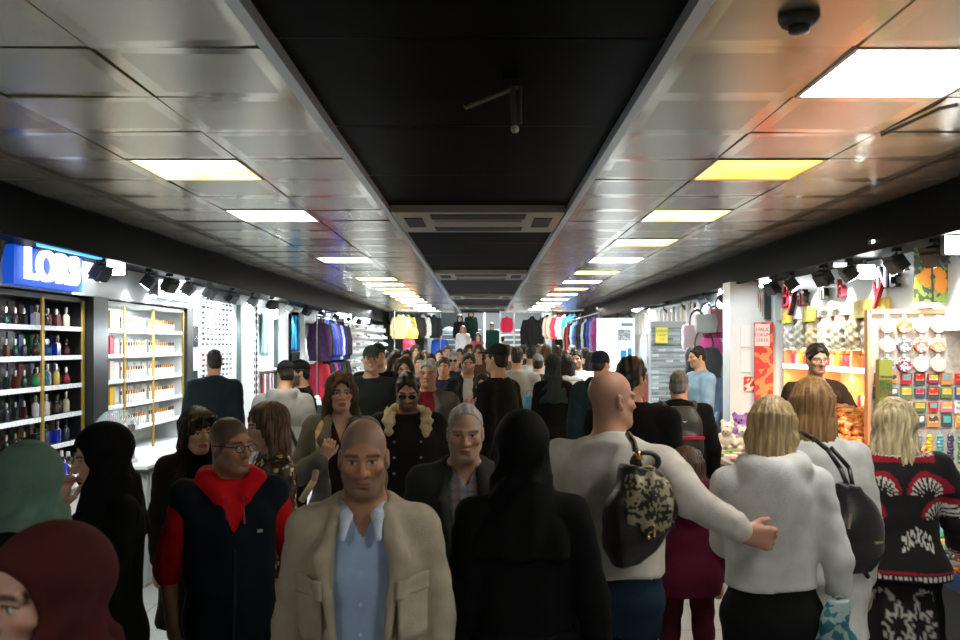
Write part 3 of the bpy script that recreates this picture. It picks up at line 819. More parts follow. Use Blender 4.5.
# ------------------------------------------------------------------ ceiling lights
def grad_mat(key, c0, c1, e):
    m = mat(key, (.8, .8, .8), .5)
    nt = m.node_tree; b = nt.nodes['Principled BSDF']; tc = nt.nodes.new('ShaderNodeTexCoord')
    n = nt.nodes.new('ShaderNodeTexNoise'); n.inputs['Scale'].default_value = 1.6; n.inputs['Detail'].default_value = 1
    nt.links.new(tc.outputs['Object'], n.inputs['Vector'])
    r = nt.nodes.new('ShaderNodeValToRGB'); r.color_ramp.elements[0].position = .38; r.color_ramp.elements[1].position = .62
    r.color_ramp.elements[0].color = (*c0, 1); r.color_ramp.elements[1].color = (*c1, 1)
    nt.links.new(n.outputs[0], r.inputs[0]); nt.links.new(r.outputs[0], b.inputs['Emission Color']); b.inputs['Emission Strength'].default_value = e
    return m
Wm = mat('diffuser_white', (.9, .9, .9), .5, emit=L_PANEL, ecol=(1, .95, .86))
Ym = grad_mat('diffuser_yellowed', (1., .20, .012), (1., .55, .07), L_PANEL * .20)
Zm = grad_mat('diffuser_cream', (1., .60, .08), (1., .92, .42), L_PANEL * .28)
lf = MB()
for a, b in (((-.302, -.302), (.302, -.285)), ((-.302, .285), (.302, .302)), ((-.302, -.285), (-.285, .285)), ((.285, -.285), (.302, .285))): lf.box((a[0], a[1], -.004), (b[0], b[1], .03))
pro = None
cnt = {0: 0, 1: 0}
for side, lst in ((0, LIGHTS_L), (1, LIGHTS_R)):
    for k in lst:
        x = (-1.325 - 1.93) / 2 if side == 0 else (1.25 + 1.855) / 2
        y = Y0 + (k + .5) * DY
        c = {(0, 3): Zm, (1, 3): Ym, (1, 6): Zm, (1, 9): Zm, (0, 17): Zm, (0, 21): Zm, (0, 25): Zm, (1, 15): Zm, (1, 21): Zm}.get((side, k), Wm)
        nm = {Wm: 'white', Ym: 'yellowed', Zm: 'cream'}[c]
        vis = k >= 0
        lb = '%s lit square ceiling panel, %s lamp back along the %s row' % (nm, nth(cnt[side]), ('left', 'right')[side]) if vis else '%s lit square ceiling panel, added unseen overhead behind the view, %s row' % (nm, ('left', 'right')[side])
        if not vis and k < -2: lb = lb.replace('overhead', 'farther')
        if vis: cnt[side] += 1
        if pro is None:
            pro = thing('ceiling_light', lb, 'ceiling light', (x, y, CH), 0, 'square ceiling lights')
            lf.build('frame', plain((.5, .5, .48), .4, .6), pro)
            MB().box((-.285, -.285, .004), (.285, .285, .016)).build('diffuser', c, pro); o = pro
        else:
            o = copy_tree(pro, None, (x, y, CH)); tag(o, lb)
        for ch in o.children:
            if ch.name.startswith('diffuser'): setmat(ch, c)
# ------------------------------------------------------------------ air conditioning cassettes in the channel
acm = plain((.34, .31, .25), .45); acd = plain((.01, .01, .01), .6)
for i, y in enumerate((7.2, 12.9, 18.6, 23.8)):
    t = thing('ceiling_air_conditioner', ('beige flat air conditioner cassette, nearest in the dark ceiling channel', 'second air conditioner cassette back in the dark ceiling channel', 'third air conditioner cassette back in the dark ceiling channel', 'farthest air conditioner cassette in the dark ceiling channel')[i], 'air conditioner', (-.045, y, CH + .01), 0, 'air conditioners in the channel')
    MB().box((-.64, -.58, -.035), (.64, .58, .03)).build('casing', acm, t)
    for yy in (-.34, .36): MB().box((-.36, yy - .14, -.041), (.36, yy + .10, -.034)).build('louvre', acd, t)
    MB().box((-.34, -.16, -.046), (.34, .16, -.034)).build('panel', plain((.28, .26, .21), .5), t)
    for xx in (-.5, .5): MB().box((xx - .07, -.3, -.041), (xx + .07, .22, -.034)).build('vent', acd, t)
# smoke detector, bracket, dark strip added for an open tile gap
t = thing('smoke_detector', 'dark round smoke detector on the right ceiling tiles', 'smoke detector', (.955, 2.73, CH))
MB().lathe([(.062, 0), (.062, -.012), (.052, -.03), (.04, -.034)][::-1], n=24).build('base', plain((.035, .032, .028), .5), t, True)
MB().lathe([(.034, -.034), (.030, -.052), (.012, -.058)][::-1], n=20).build('sensor', plain((.05, .045, .035), .35), t, True)
t = thing('ceiling_bracket', 'bent brown bracket hanging from the dark ceiling channel', 'bracket', (.11, 3.5, CH + .02))
MB().box((-.03, -.03, -.02), (.03, .03, .02)).build('plate', plain((.05, .045, .03), .5), t)
MB().tube([(0, 0, -.02), (-.02, 0, -.03), (-.185, -.02, -.10)], .012, 8).build('arm', plain((.12, .10, .05), .5), t)
MB().tube([(0, 0, -.02), (.008, 0, -.17)], .011, 8).tube([(.03, 0, -.02), (.03, 0, -.16)], .008, 8).build('stem', plain((.06, .055, .045), .5), t)
MB().ball((.01, 0, -.18), .017).build('bulb', plain((.45, .42, .28), .4), t, True)
t = MB().tube([(1.90, 3.62, 2.865), (1.90, 3.75, 2.885), (1.88, 4.25, 2.893)], .008, 8).build('tile_gap_strip', plain((.03, .04, .038), .4)); tag(t, 'dark strip standing in for an open tile gap beyond the big white lamp', 'tile gap')  # solid dark strip put in for the dark open seam between tiles

# ------------------------------------------------------------------ track spotlights along both bulkheads
def spot_proto():
    t = thing('track_spotlight', 'x', 'spotlight', (0, 0, 0))
    MB().box((-.03, -.03, -.03), (.03, .03, .0)).cyl((0, 0, -.02), (0, 0, -.085), .009).build('mount', plain((.02, .02, .02), .4), t)
    h = MB(); q = Matrix.Rotation(math.radians(38), 3, 'Y')
    h.cb((0, 0, -.14), (.13, .15, .13), q)
    for i in range(5): h.cb((-.03 + .02 * i, 0, -.14), (.006, .17, .15), q)
    h.build('head', plain((.035, .038, .038), .45), t)
    d = q @ Vector((0, 0, -1)); c = Vector((0, 0, -.14)) + d * .066
    MB().cyl(c, c + d * .006, .056, .056, 20).build('lamp_face', mat('spot_face', (.9, .9, .9), .4, emit=24, ecol=(.90, .97, 1)), t)
    return t
sp = spot_proto()
spots = [(-1, y) for y in (4.4, 7.3, 8.35, 8.9, 9.45, 10.2, 11.1, 12.1, 13.2, 14.4, 15.8, 17.3, 18.9, 20.6, 22.4, 24.4)] + [(1, y) for y in (5.1, 5.95, 6.5, 7.35, 7.9, 8.7, 9.3, 10.2, 11.2, 12.2, 12.7, 13.2, 14.6, 16.2, 18, 20.2, 22.6, 25)]
first = True; nn = {1: 0, -1: 0}
for s, y in spots:
    o = sp if first else copy_tree(sp)
    x = (XL - .16) if s < 0 else (XR + .16)
    o.location = (x, y, 2.60); o.scale = (.82,) * 3; o.rotation_euler = (0, 0, (PI if s > 0 else 0) + random.uniform(-.5, .5)); first = False
    tag(o, 'black square track spotlight under the %s bulkhead, %s from the front' % (('left', 'right')[s > 0], nth(nn[s])), None, 'track spotlights')
    nn[s] += 1
    # head faces down and to its -x: turned to wash the shelves behind
    o.rotation_euler[2] += 0 if s < 0 else 0
    lamp('spot_lamp', 'SPOT', (x + s * .16, y, 2.40), L_SPOT * (.42 if s > 0 and y < 9.5 else 1), (.88, .96, 1) if (s < 0 or y > 10 or y < 6.3) else (1, .93, .82), (s * 3.55, y + .15, 1.35), .05, None, 100)
# flat bright LED floodlights beside the tracks
FL = ((957, 245, 5.7, .16, 0), (938, 229, 5.9, .16, 1), (882, 243, 6.5, .16, 1), (866, 272, 7.3, .15, 0), (765, 283, 9.6, .13, 0), (840, 265, 7.6, .12, 1), (724, 294, 11.4, .14, 0), (638, 306, 17.4, .25, 0), (612, 310, 21.5, .35, 0),
    (74, 243, 6.75, .13, 1), (116, 268, 7.75, .16, 0), (132, 257, 8.2, .14, 1), (168, 286, 9.9, .16, 0), (234, 311, 12.7, .2, 0), (272, 314, 14.4, .2, 0), (343, 316, 20.6, .4, 0), (362, 317, 23.5, .4, 0))
fc = {True: 0, False: 0}
for i, (px, py, y, wd_, thin) in enumerate(FL):
    x, yy, z = W(px, py, y)
    t = thing('led_floodlight', 'white glowing %s lamp, %s counted from the front along the %s shop fronts' % (('square flood', 'flat strip')[thin], nth(fc[px > 480]), 'right' if px > 480 else 'left'), 'floodlight', (x, yy, z), 0, 'LED floodlights over the shop fronts')
    fc[px > 480] += 1; hh = wd_ * .36 if not thin else wd_ * .13
    MB().box((-wd_ / 2, .0, -hh - .005), (wd_ / 2, .05, hh + .005)).build('housing', plain((.05, .05, .05), .4), t)
    MB().box((-wd_ / 2 + .006, -.006, -hh), (wd_ / 2 - .006, 0, hh)).build('lamp_face', mat('strip_face', (.9, .9, .9), .4, emit=5, ecol=(.90, .96, 1)) if thin else mat('flood_face', (.9, .9, .9), .4, emit=26, ecol=(.90, .96, 1)), t)
    MB().box((-.01, .015, hh), (.01, .035, max(hh + .01, 2.61 - z))).build('bracket', plain((.03, .03, .03), .4), t)
# black loudspeaker box at the near end of the left bulkhead
t = thing('wall_speaker', 'black tilted box hanging under the left bulkhead at the picture edge', 'speaker', (-3.08, 5.42, 2.46))
MB().box((-.12, -.14, -.13), (.1, .14, .12), Matrix.Rotation(.3, 3, 'Y')).build('cabinet', plain((.008, .008, .008), .5), t)
MB().box((-.02, -.02, .1), (.02, .02, .17)).build('bracket', plain((.02, .02, .02), .4), t)

# ------------------------------------------------------------------ lettering
def lettering(txt, size, m, parent, loc, face, ext=.012, name='lettering', shear=0., xs=1.):
    """face: '+x' (left shops), '-x' (right shops), '-y' (towards the entrance)"""
    c = bpy.data.curves.new(name, 'FONT'); c.body = txt; c.size = size; c.extrude = ext; c.shear = shear; c.align_x = 'CENTER'; c.align_y = 'CENTER'
    o = bpy.data.objects.new(name, c); COL.objects.link(o)
    o.rotation_euler = (PI / 2, 0, {'-y': 0, '+x': PI / 2, '-x': -PI / 2}[face]); o.location = loc; o.scale = (xs, 1, 1)
    if parent: o.parent = parent
    c.materials.append(m); return o
t = thing('shop_sign', 'blue lit shop sign box with glowing white letters, on the left fascia', 'sign', (-3.33, 6.76, 2.47))
MB().box((.0, -.53, -.145), (.075, .53, .145)).build('sign_box', mat('sign_blue', (.01, .10, .55), .3, emit=.30, ecol=(.01, .14, 1)), t)
lettering('LORS', .31, mat('letter_glow', (.9, .9, 1), .4, emit=1.3, ecol=(.86, .92, 1)), t, (.095, 0, .0), '+x', .016, xs=1.14).data.offset = .008
b = MB().box((-.02, -.5, 0), (.02, .45, .035)).build('blue_reflection_strip', mat('blue_reflection', (.1, .3, 1), .3, emit=2.2, ecol=(.04, .25, 1)), None, False, (-2.99, 6.55, 2.565)); tag(b, 'blue glowing strip standing in for the sign reflection under the bulkhead', 'reflection')  # emissive strip in place of the sign's blue reflection on the bulkhead
t = thing('shop_sign', 'shop sign of raised white letters on the left fascia beyond the blue sign', 'sign', (-3.33, 9.6, 2.475))
MB().box((0, -.62, -.10), (.03, .52, .10)).build('sign_board', plain((.55, .6, .62), .4), t)
MB().box((0, -.66, -.11), (.085, -.62, .11)).build('sign_end', plain((.06, .07, .07), .4), t)
lettering('PARFÜM', .25, mat('letter_soft', (.9, .95, 1), .4, emit=3, ecol=(.88, .95, 1)), t, (.06, -.03, -.01), '+x', .02, xs=1.05)
t = thing('shop_sign', 'red, black and white letter sign over the candy stall', 'sign', (3.22, 8.15, 2.40))
redm = plain((.42, .012, .03), .35); blk = plain((.012, .013, .013), .35); wht = mat('sign_white', (.85, .86, .86), .4, emit=.5)
lettering('By', .36, blk, t, (-.03, 1.25, .0), '-x', .022, shear=.2); lettering('By', .36, redm, t, (-.056, 1.25, .005), '-x', .006, shear=.2)
lettering('at', .30, blk, t, (-.03, .83, -.02), '-x', .022); lettering('at', .30, redm, t, (-.056, .84, -.015), '-x', .006)
lettering('in', .24, blk, t, (-.03, .30, .0), '-x', .022); lettering('in', .24, wht, t, (-.054, .31, .004), '-x', .004)
lettering('la', .24, redm, t, (-.03, -.12, .0), '-x', .02)
lettering('y', .42, redm, t, (-.04, -.86, -.05), '-x', .016, shear=.25)
lettering('NE', .26, blk, t, (-.03, -1.06, .03), '-x', .022); lettering('N', .24, wht, t, (-.056, -.98, .03), '-x', .004)
lettering('LOKUM SEKER', .075, plain((.10, .11, .11), .5), t, (-.012, .25, -.2), '-x', .004)
# ================================================================== LEFT SHOPS
SH = (1.105, 1.34, 1.575, 1.81, 2.045)              # shelf heights
SHN = ('bottom', 'fourth', 'third', 'second', 'top')
gold = plain((.42, .27, .05), .35, .6); blackm = plain((.012, .013, .012), .35)
rail = mat('price_rail', (.62, .66, .66), .4, vary=.3, vscale=40)
glassm = mat('shelf_glass', (.6, .68, .68), .1)
# --- dark perfume case
def case(name, label, y0, y1, backm, sidem, ups, shelfm, xf=-3.40, xb=-3.72):
    t = thing(name, label, 'display case', (xb, y0, 0))
    L = y1 - y0; D = xf - xb
    MB().box((-.03, 0, .0), (0, L, 2.31)).build('back_panel', backm, t)
    for yy in (0, L - .035): MB().box((0, yy, 0), (D, yy + .035, 2.31)).build('side_panel', sidem, t)
    MB().box((0, .035, .0), (D, L - .035, .86)).build('plinth', sidem, t)
    MB().box((0, .035, 2.26), (D, L - .035, 2.30)).build('top_panel', sidem, t)
    for z in SH:
        s = MB().box((0, .035, z - .012), (D - .01, L - .035, z)).build('shelf', shelfm, t)
        MB().box((D - .012, .035, z - .030), (D + .004, L - .035, z + .006)).build('price_rail', rail, s)
    for yy in ups: MB().box((D - .004, yy - y0 - .018, .86), (D + .012, yy - y0 + .018, 2.27)).build('upright', gold, t)
    return t
case('perfume_case', 'dark perfume display case with gold uprights under the blue sign', 4.6, 7.68, blackm, blackm, (5.4, 6.92, 7.62), blackm)
def bottle(name, h, wd, body, cap, kind):
    p = thing(name, 'x', 'bottle')
    if kind == 0: MB().box((-wd * .35, -wd / 2, 0), (wd * .35, wd / 2, h * .68)).build('body', body, p)
    elif kind == 1: MB().lathe([(wd * .45, 0), (wd * .5, h * .05), (wd * .5, h * .55), (wd * .2, h * .68)], n=10).build('body', body, p, True)
    else: MB().lathe([(wd * .3, 0), (wd * .55, h * .15), (wd * .5, h * .4), (wd * .18, h * .66)], n=10).build('body', body, p, True)
    MB().cyl((0, 0, h * .66), (0, 0, h * .74), wd * .14, n=8).build('neck', plain((.5, .5, .5), .3, .8), p)
    MB().cyl((0, 0, h * .74), (0, 0, h), wd * .24, wd * .22, n=10).build('cap', cap, p)
    return p
def first_or_copy(store, key, make, loc, label, group, cat=None, rz=0.):
    if key not in store: o = make(); store[key] = o; o.location = loc; o.rotation_euler = (0, 0, rz)
    else: o = copy_tree(store[key], None, loc, rz)
    tag(o, label, cat, group); return o
ST = {}
def mk_box():
    p = thing('perfume_carton', 'x', 'carton')
    MB().box((-.03, -.052, 0), (.03, .052, .19)).build('carton', mat('carton_black', (.008, .008, .009), .3), p)
    MB().box((.03, -.035, .06), (.0315, .035, .075)).box((.03, -.02, .11), (.0315, .02, .15)).build('print', plain((.10, .10, .09), .4), p)
    return p
silver = plain((.75, .75, .72), .25, .6)
for si, z in enumerate(SH):
    for j in range(6):
        y = 6.84 - j * .128
        first_or_copy(ST, 'carton', mk_box, (-3.62, y, z), 'black perfume carton on the %s shelf of the dark case, %s from the post' % (SHN[si], nth(j)), 'black perfume cartons')
        tc = [(.02, .02, .02), (.05, .012, .01), (.012, .04, .03), (.03, .03, .04)][(si + j * 3) % 4]
        first_or_copy(ST, 'tester%d' % ((si + j * 3) % 4), lambda: bottle('perfume_bottle', .135, .042, plain(tc, .1), silver, (si + j) % 3), (-3.50, y + .01, z), 'dark pale-capped perfume tester, %s shelf of the dark case, %s from the post' % (SHN[si], nth(j)), 'dark perfume testers')
bc = [(.45, .42, .55), (.55, .40, .10), (.05, .02, .02), (.10, .03, .03), (.02, .10, .11), (.02, .06, .22), (.01, .03, .35), (.55, .55, .55), (.03, .25, .10), (.45, .12, .04), (.03, .05, .08), (.30, .03, .06), (.02, .02, .03), (.5, .45, .35)]
bn = ['lilac', 'amber', 'black', 'brown', 'teal', 'navy', 'blue', 'silver', 'green', 'orange', 'dark grey', 'crimson', 'black', 'cream']
rows = [(12, 2, 10, 6, 6, 7, 10), (7, 6, 13, 10, 2, 12, 13), (8, 9, 4, 7, 1, 2, 11), (2, 4, 5, 5, 6, 7, 2), (0, 1, 2, 3, 3, 2, 13)]
for si, z in enumerate(SH):
    for j in range(7):
        b = rows[si][j]; y = 7.0 + j * .086
        first_or_copy(ST, 'asst%d' % b, lambda: bottle('perfume_bottle', (.15, .17, .14)[b % 3], (.06, .055, .065)[b % 3], plain(bc[b], .15), silver if b % 2 else plain((.02, .02, .02), .3), b % 3), (-3.49 - .03 * (j % 2), y, z), '%s perfume bottle on the %s shelf, %s beyond the middle post' % (bn[b], SHN[si], nth(j)), 'assorted perfume bottles', 'bottle')
        if j % 2 == 0:
            kb = (b + 3) % 14
            first_or_copy(ST, 'bx%d' % kb, lambda: tag(MB().box((-.03, -.036, 0), (.03, .036, .175)).build('perfume_carton', plain(tuple(v * .6 for v in bc[kb]), .35)), None, 'carton'), (-3.64, y + .02, z), '%s perfume carton behind bottles on the %s shelf, %s beyond the middle post' % (bn[kb], SHN[si], nth(j)), 'assorted perfume cartons', 'carton')
struct(MB().box((-3.75, 7.68, 0), (-3.33, 7.98, 2.32)).build('trim_11', blackm))
# --- white refill case with rows of vials
case('vial_case', 'white perfume case with rows of small vials and gold uprights', 7.98, 10.20, white, white, (8.50, 9.24, 10.15), white)
def mk_vial(c):
    p = thing('perfume_vial', 'x', 'vial')
    MB().lathe([(.012, 0), (.013, .01), (.013, .075), (.006, .085)], n=8).build('body', mat('vial_glass', (.80, .80, .76), .15), p, True)
    MB().cyl((0, 0, .083), (0, 0, .118), .0095, n=8).build('cap', c, p)
    return p
caps = [(plain((.60, .30, .06), .35), 'gold'), (plain((.10, .05, .02), .4), 'dark'), (plain((.70, .22, .04), .4), 'orange')]
for si, z in enumerate(SH):
    for bay, (ya, n) in enumerate(((8.58, 10), (9.31, 12))):
        for j in range(n):
            ci = (0 if si in (4,) else (si + j // 3 + bay) % 3)
            first_or_copy(ST, 'vial%d' % ci, lambda: mk_vial(caps[ci][0]), (-3.46, ya + j * .064, z), '%s-capped perfume vial on the %s white shelf, %s in the %s bay' % (caps[ci][1], SHN[si], nth(j), ('middle', 'far')[bay]), 'perfume vials', 'vial')
        for j in range(4):
            first_or_copy(ST, 'wbox', lambda: tag(MB().box((-.035, -.07, 0), (.035, .07, .15)).build('white_carton', plain((.78, .79, .77), .5)), None, 'carton'), (-3.64, ya + .06 + j * .18, z), 'white perfume carton behind the vials, %s white shelf, %s in the %s bay' % (SHN[si], nth(j), ('middle', 'far')[bay]), 'white perfume cartons', 'carton')
cub = [((.45, .02, .05), 'crimson'), ((.05, .42, .20), 'green'), ((.62, .45, .12), 'yellow'), ((.60, .03, .06), 'red'), ((.75, .72, .62), 'cream'), ((.02, .30, .38), 'teal'), ((.62, .40, .02), 'golden'), ((.60, .22, .03), 'orange'), ((.65, .62, .6), 'white'), ((.02, .20, .40), 'blue')]
lay = [(9, 5, 0), (6, 7, 6), (3, 0, 4), (8, 4, 3), (0, 1, 2)]
for si, z in enumerate(SH):
    for j in range(3):
        k = lay[si][j]
        first_or_copy(ST, 'cub%d' % k, lambda: tag(MB().box((-.04, -.05, 0), (.04, .05, .15 if k % 2 else .17)).box((-.03, -.035, .15), (.03, .035, .178)).build('gift_carton', plain(cub[k][0], .4)), None, 'carton'), (-3.5, 8.09 + j * .145, z), '%s gift carton in the %s niche of the white case, %s along' % (cub[k][1], SHN[si], nth(j)), 'gift cartons in the niches', 'carton')
struct(MB().box((-3.75, 10.20, 0), (-3.36, 10.40, 2.32)).build('trim_12', blackm))
# --- counters
def counter(name, label, x0, x1, y0, y1, h, topm, frontm, side=-1):
    t = thing(name, label, 'counter', ((x0 + x1) / 2, (y0 + y1) / 2, 0)); a, b = (x1 - x0) / 2, (y1 - y0) / 2
    MB().box((-a, -b, h - .04), (a, b, h)).build('top', topm, t)
    MB().box((-a + .03, -b + .03, 0), (a - .03, b - .03, h - .04)).build('body', frontm, t)
    return t
ribm = mat('ribbed_panel', (.42, .45, .46), .4)
t = counter('shop_counter', 'white counter with a ribbed front before the vial case', -3.33, -2.62, 7.0, 8.3, .955, white, ribm)
rb = MB()
for i in range(20): rb.box((.325, -.61 + i * .062, .03), (.338, -.61 + i * .062 + .03, .90))
for i in range(11): rb.box((-.31 + i * .058, -.634, .03), (-.31 + i * .058 + .03, -.618, .90))
rb.build('rib_panel', ribm, t)
MB().box((-.36, -.655, .90), (.36, -.64, .93)).box((.35, -.65, .90), (.358, .65, .93)).build('edge_strip', plain((.03, .03, .03), .4), t)
counter('shop_counter', 'low white counter under the dark perfume case', -3.36, -2.78, 4.8, 6.75, .97, white, white)
for j in range(16):
    b = (j * 5 + 3) % 14
    first_or_copy(ST, 'asst%d' % b, lambda: bottle('perfume_bottle', .15, .06, plain(bc[b], .15), silver, b % 3), (-3.05 + .10 * (j % 2), 5.9 + .1 * (j // 2), .97), '%s perfume bottle standing on the low white counter, %s row of the %s' % (bn[b], nth(j // 2), ('back line', 'front line')[j % 2]), 'bottles on the low counter', 'bottle')
# glass dome display of small bottles on the white counter
t = thing('dome_display', 'domed clear display of small dark bottles on the white counter', 'display', (-2.96, 7.25, .955))
MB().cyl((0, 0, 0), (0, 0, .03), .16, n=20).build('base', white, t)
MB().cyl((0, 0, .03), (0, 0, .40), .012, n=8).build('stem', silver, t)
for z in (.12, .24): MB().cyl((0, 0, z), (0, 0, z + .008), .15, n=20).build('tray', glassm, t)
MB().lathe([(.165, .26), (.165, .30), (.14, .36), (.085, .41), (.02, .43)], n=20).build('dome', mat('dome_glass', (.60, .68, .68), .08, alpha=.28), t, True)
for lv, z in enumerate((.03, .128, .248)):
    for j in range(8):
        b = (j * 3 + lv * 5) % 14; a = j * PI / 4 + lv * .3
        first_or_copy(ST, 'mini%d' % b, lambda: bottle('sample_bottle', .085, .04, plain(bc[b], .15), silver, b % 3), (-2.96 + .125 * math.cos(a), 7.25 + .125 * math.sin(a), .955 + z), '%s sample bottle on the %s tier of the dome display' % (bn[b], ('bottom', 'middle', 'top')[lv]), 'sample bottles in the dome display', 'bottle')
# --- sunglasses wall
t = thing('sunglasses_board', 'white wall board full of sunglasses beyond the vial case', 'display board', (-3.40, 10.40, 1.1))
MB().box((-.2, 0, -1.1), (.0, 2.0, 1.35)).build('board', white, t)
MB().box((0, .02, .10), (.02, .32, 1.2)).build('shelf_panel', plain((.6, .64, .6), .5), t)
MB().box((.02, .06, .78), (.03, .22, 1.02)).build('mirror', plain((.06, .09, .09), .08, .3), t); MB().box((.02, .05, .1), (.03, .2, .5)).build('mirror', plain((.06, .09, .09), .08, .3), t)
MB().box((0, 1.96, -1.1), (.05, 2.02, 1.35)).build('edge_panel', plain((.05, .07, .07), .4), t)
def mk_sg():
    b = MB()
    for s in (1, -1): b.ball((.0, s * .027, 0), .023, 8, 5, (.18, 1.05, .85))
    b.cyl((0, -.01, .01), (0, .01, .01), .004, n=5).cyl((0, .05, .010), (-.03, .052, .012), .003, n=4).cyl((0, -.05, .010), (-.03, -.052, .012), .003, n=4)
    return b.build('sunglasses', plain((.01, .01, .01), .15), None, True)
sgc = [((.008, .008, .01), 'black'), ((.03, .015, .008), 'brown'), ((.02, .05, .10), 'navy'), ((.30, .02, .03), 'red'), ((.02, .22, .25), 'turquoise'), ((.10, .06, .14), 'violet'), ((.02, .12, .45), 'blue'), ((.60, .40, .04), 'yellow')]
i = 0
for r in range(15):
    for c in range(8):
        z = 2.42 - r * .064; y = 10.80 + c * .165 + .02 * (r % 2)
        if r == 9 or random.random() < .06: continue
        k = random.choice((0, 0, 0, 1, 2, 5)) if r < 10 else random.choice((0, 0, 1, 2, 3, 4, 5, 6, 7))
        if 10 <= r <= 11 and c < 3: k = 3
        o = first_or_copy(ST, 'sg', mk_sg, (-3.37, y, z), '%s sunglasses on the white board, %s row down, %s from its near end' % (sgc[k][1], nth(r), nth(c)), 'sunglasses on the white board', 'sunglasses')
        setmat(o, plain(sgc[k][0], .15)); i += 1
struct(MB().box((-3.8, 12.42, 0), (-3.37, 13.2, 2.6)).build('trim_13', white))
# --- scarf and watch case
t = thing('accessory_case', 'bright white case with hanging scarves and a column of watches', 'display case', (-3.43, 13.2, 0))
MB().box((-.1, 0, 0), (0, 1.5, 2.55)).build('back_panel', white, t)
MB().box((0, 1.48, 0), (.06, 1.58, 2.55)).build('side_panel', plain((.03, .05, .05), .4), t)
MB().box((0, .5, 1.50), (.10, 1.46, 1.53)).build('shelf', white, t)
def mk_scarf():
    b = MB(); n = 14
    V = []; F = []
    for j in range(n + 1):
        for q in range(9):
            V.append((.02 + .012 * math.sin(q * 2.1 + j * .3), -.06 + .015 * q, -j / n * .62 + .01 * math.sin(q)))
    for j in range(n):
        for q in range(8): F.append((j * 9 + q, j * 9 + q + 1, j * 9 + q + 10, j * 9 + q + 9))
    b.add(V, F); b.cyl((.02, -.07, 0), (.02, .07, 0), .008, n=6)
    o = b.build('hanging_scarf', plain((.5, .5, .5), .8), None, True); md = o.modifiers.new('thick', 'SOLIDIFY'); md.thickness = .006; return o
for j, (c, nme) in enumerate((((.16, .36, .40), 'teal'), ((.62, .68, .68), 'white'), ((.10, .30, .34), 'dark teal'), ((.70, .70, .62), 'ivory'), ((.55, .58, .52), 'sage'), ((.66, .66, .60), 'cream'))):
    for r in range(2):
        cc = c if r == 0 else ((.35, .05, .05), (.62, .62, .62), (.10, .14, .2), (.25, .08, .03), (.5, .5, .5), (.2, .05, .1))[j]
        o = first_or_copy(ST, 'scarf', mk_scarf, (-3.41, 13.78 + j * .115, 2.38 if r == 0 else 1.46), '%s scarf hanging in the %s row of the white case, %s along' % (nme if r == 0 else 'patterned', ('upper', 'lower')[r], nth(j)), 'hanging scarves', 'scarf')
        setmat(o, cloth(cc))
def mk_watch():
    p = thing('wrist_watch', 'x', 'watch')
    MB().cyl((0, 0, 0), (.015, 0, 0), .028, n=12).build('watch_face', plain((.03, .03, .035), .2), p)
    MB().box((-.004, -.012, -.07), (.004, .012, .07)).build('strap', plain((.02, .02, .025), .5), p)
    return p
for r in range(14):
    for c in range(2):
        first_or_copy(ST, 'watch', mk_watch, (-3.42, 13.36 + c * .16, 2.44 - r * .095), 'dark wrist watch on the white case, %s down the %s column' % (nth(r), ('near', 'far')[c]), 'wrist watches', 'watch')
struct(MB().box((-3.8, 14.80, 0), (-3.36, 15.45, 2.6)).build('trim_14', white))
# --- glove board with blue scarves
t = thing('glove_board', 'black accessory board behind blue scarves and a column of small cards', 'display board', (-3.42, 15.45, 0))
MB().box((-.1, 0, 0), (0, 1.2, 2.5)).build('board', blackm, t); MB().box((0, 1.18, 0), (.1, 1.24, 2.5)).build('side_panel', white, t)
for r in range(12):
    first_or_copy(ST, 'card', lambda: MB().box((0, -.05, -.035), (.01, .05, .035)).build('white_card', plain((.62, .66, .66), .5)), (-3.41, 15.58, 2.38 - r * .105), 'white card on the black accessory board, %s from the top' % nth(r), 'white cards on the black board', 'card')
for j, (c, nme) in enumerate((((.01, .16, .55), 'royal blue'), ((.02, .10, .09), 'bottle green'), ((.02, .28, .62), 'sky blue'), ((.02, .05, .06), 'black'), ((.02, .22, .50), 'azure'))):
    o = first_or_copy(ST, 'scarf', mk_scarf, (-3.40, 15.85 + j * .14, 2.42), '%s scarf hanging on the black accessory board' % nme, 'hanging scarves', 'scarf'); setmat(o, cloth(c))
    o = first_or_copy(ST, 'scarf', mk_scarf, (-3.40, 15.85 + j * .14, 1.76), 'dark scarf hanging low on the black accessory board, %s along' % nth(j), 'hanging scarves', 'scarf'); setmat(o, cloth((.012 + .02 * (j == 3), .02, .022)))
# --- hanging jackets: one garment shape, many colours
def mk_jacket(L=.72, sl=.6):
    p = thing('hanging_jacket', 'x', 'jacket')
    S = SDF(axis(-.16, .16, .014), axis(-.34, .34, .014), axis(-L - .06, .1, .016))
    S.loft([(-L, 0, 0, .085, .235), (-.4, 0, 0, .09, .22), (-.12, 0, 0, .085, .215), (-.03, 0, 0, .06, .16), (.02, 0, 0, .04, .06)], .02, 2.3, rip=(.008, 8, 2, .1))
    for s in (1, -1): S.chain([(0, s * .19, -.07), (0, s * .25, -.30), (.02, s * .255, -sl)], [.06, .055, .045], .02)
    S.cone((.02, 0, .0), (.02, 0, .05), .055, .06, .01); S.cone((.02, 0, .03), (.02, 0, .12), .042, .05, .005, 's'); S.wrinkle(.004, 26, 5)
    mobj('fabric', *largest(*S.mesh()), cloth((.1, .1, .1)), p, True)
    MB().tube([(0, 0, .02), (0, 0, .10), (0, .02, .12), (0, .015, .14)], .004, 5).build('hanger', plain((.4, .4, .4), .3, .5), p)
    return p
def jacket(x, y, z, c, label, rz=0., sc=1.):
    o = first_or_copy(ST, 'jacket', mk_jacket, (x, y, z), label, 'hanging jackets', 'jacket', rz)
    o.scale = (sc, sc, sc)
    for ch in o.children:
        if ch.name.startswith('fabric'): setmat(ch, cloth(c))
railm = plain((.35, .37, .38), .3, .7)
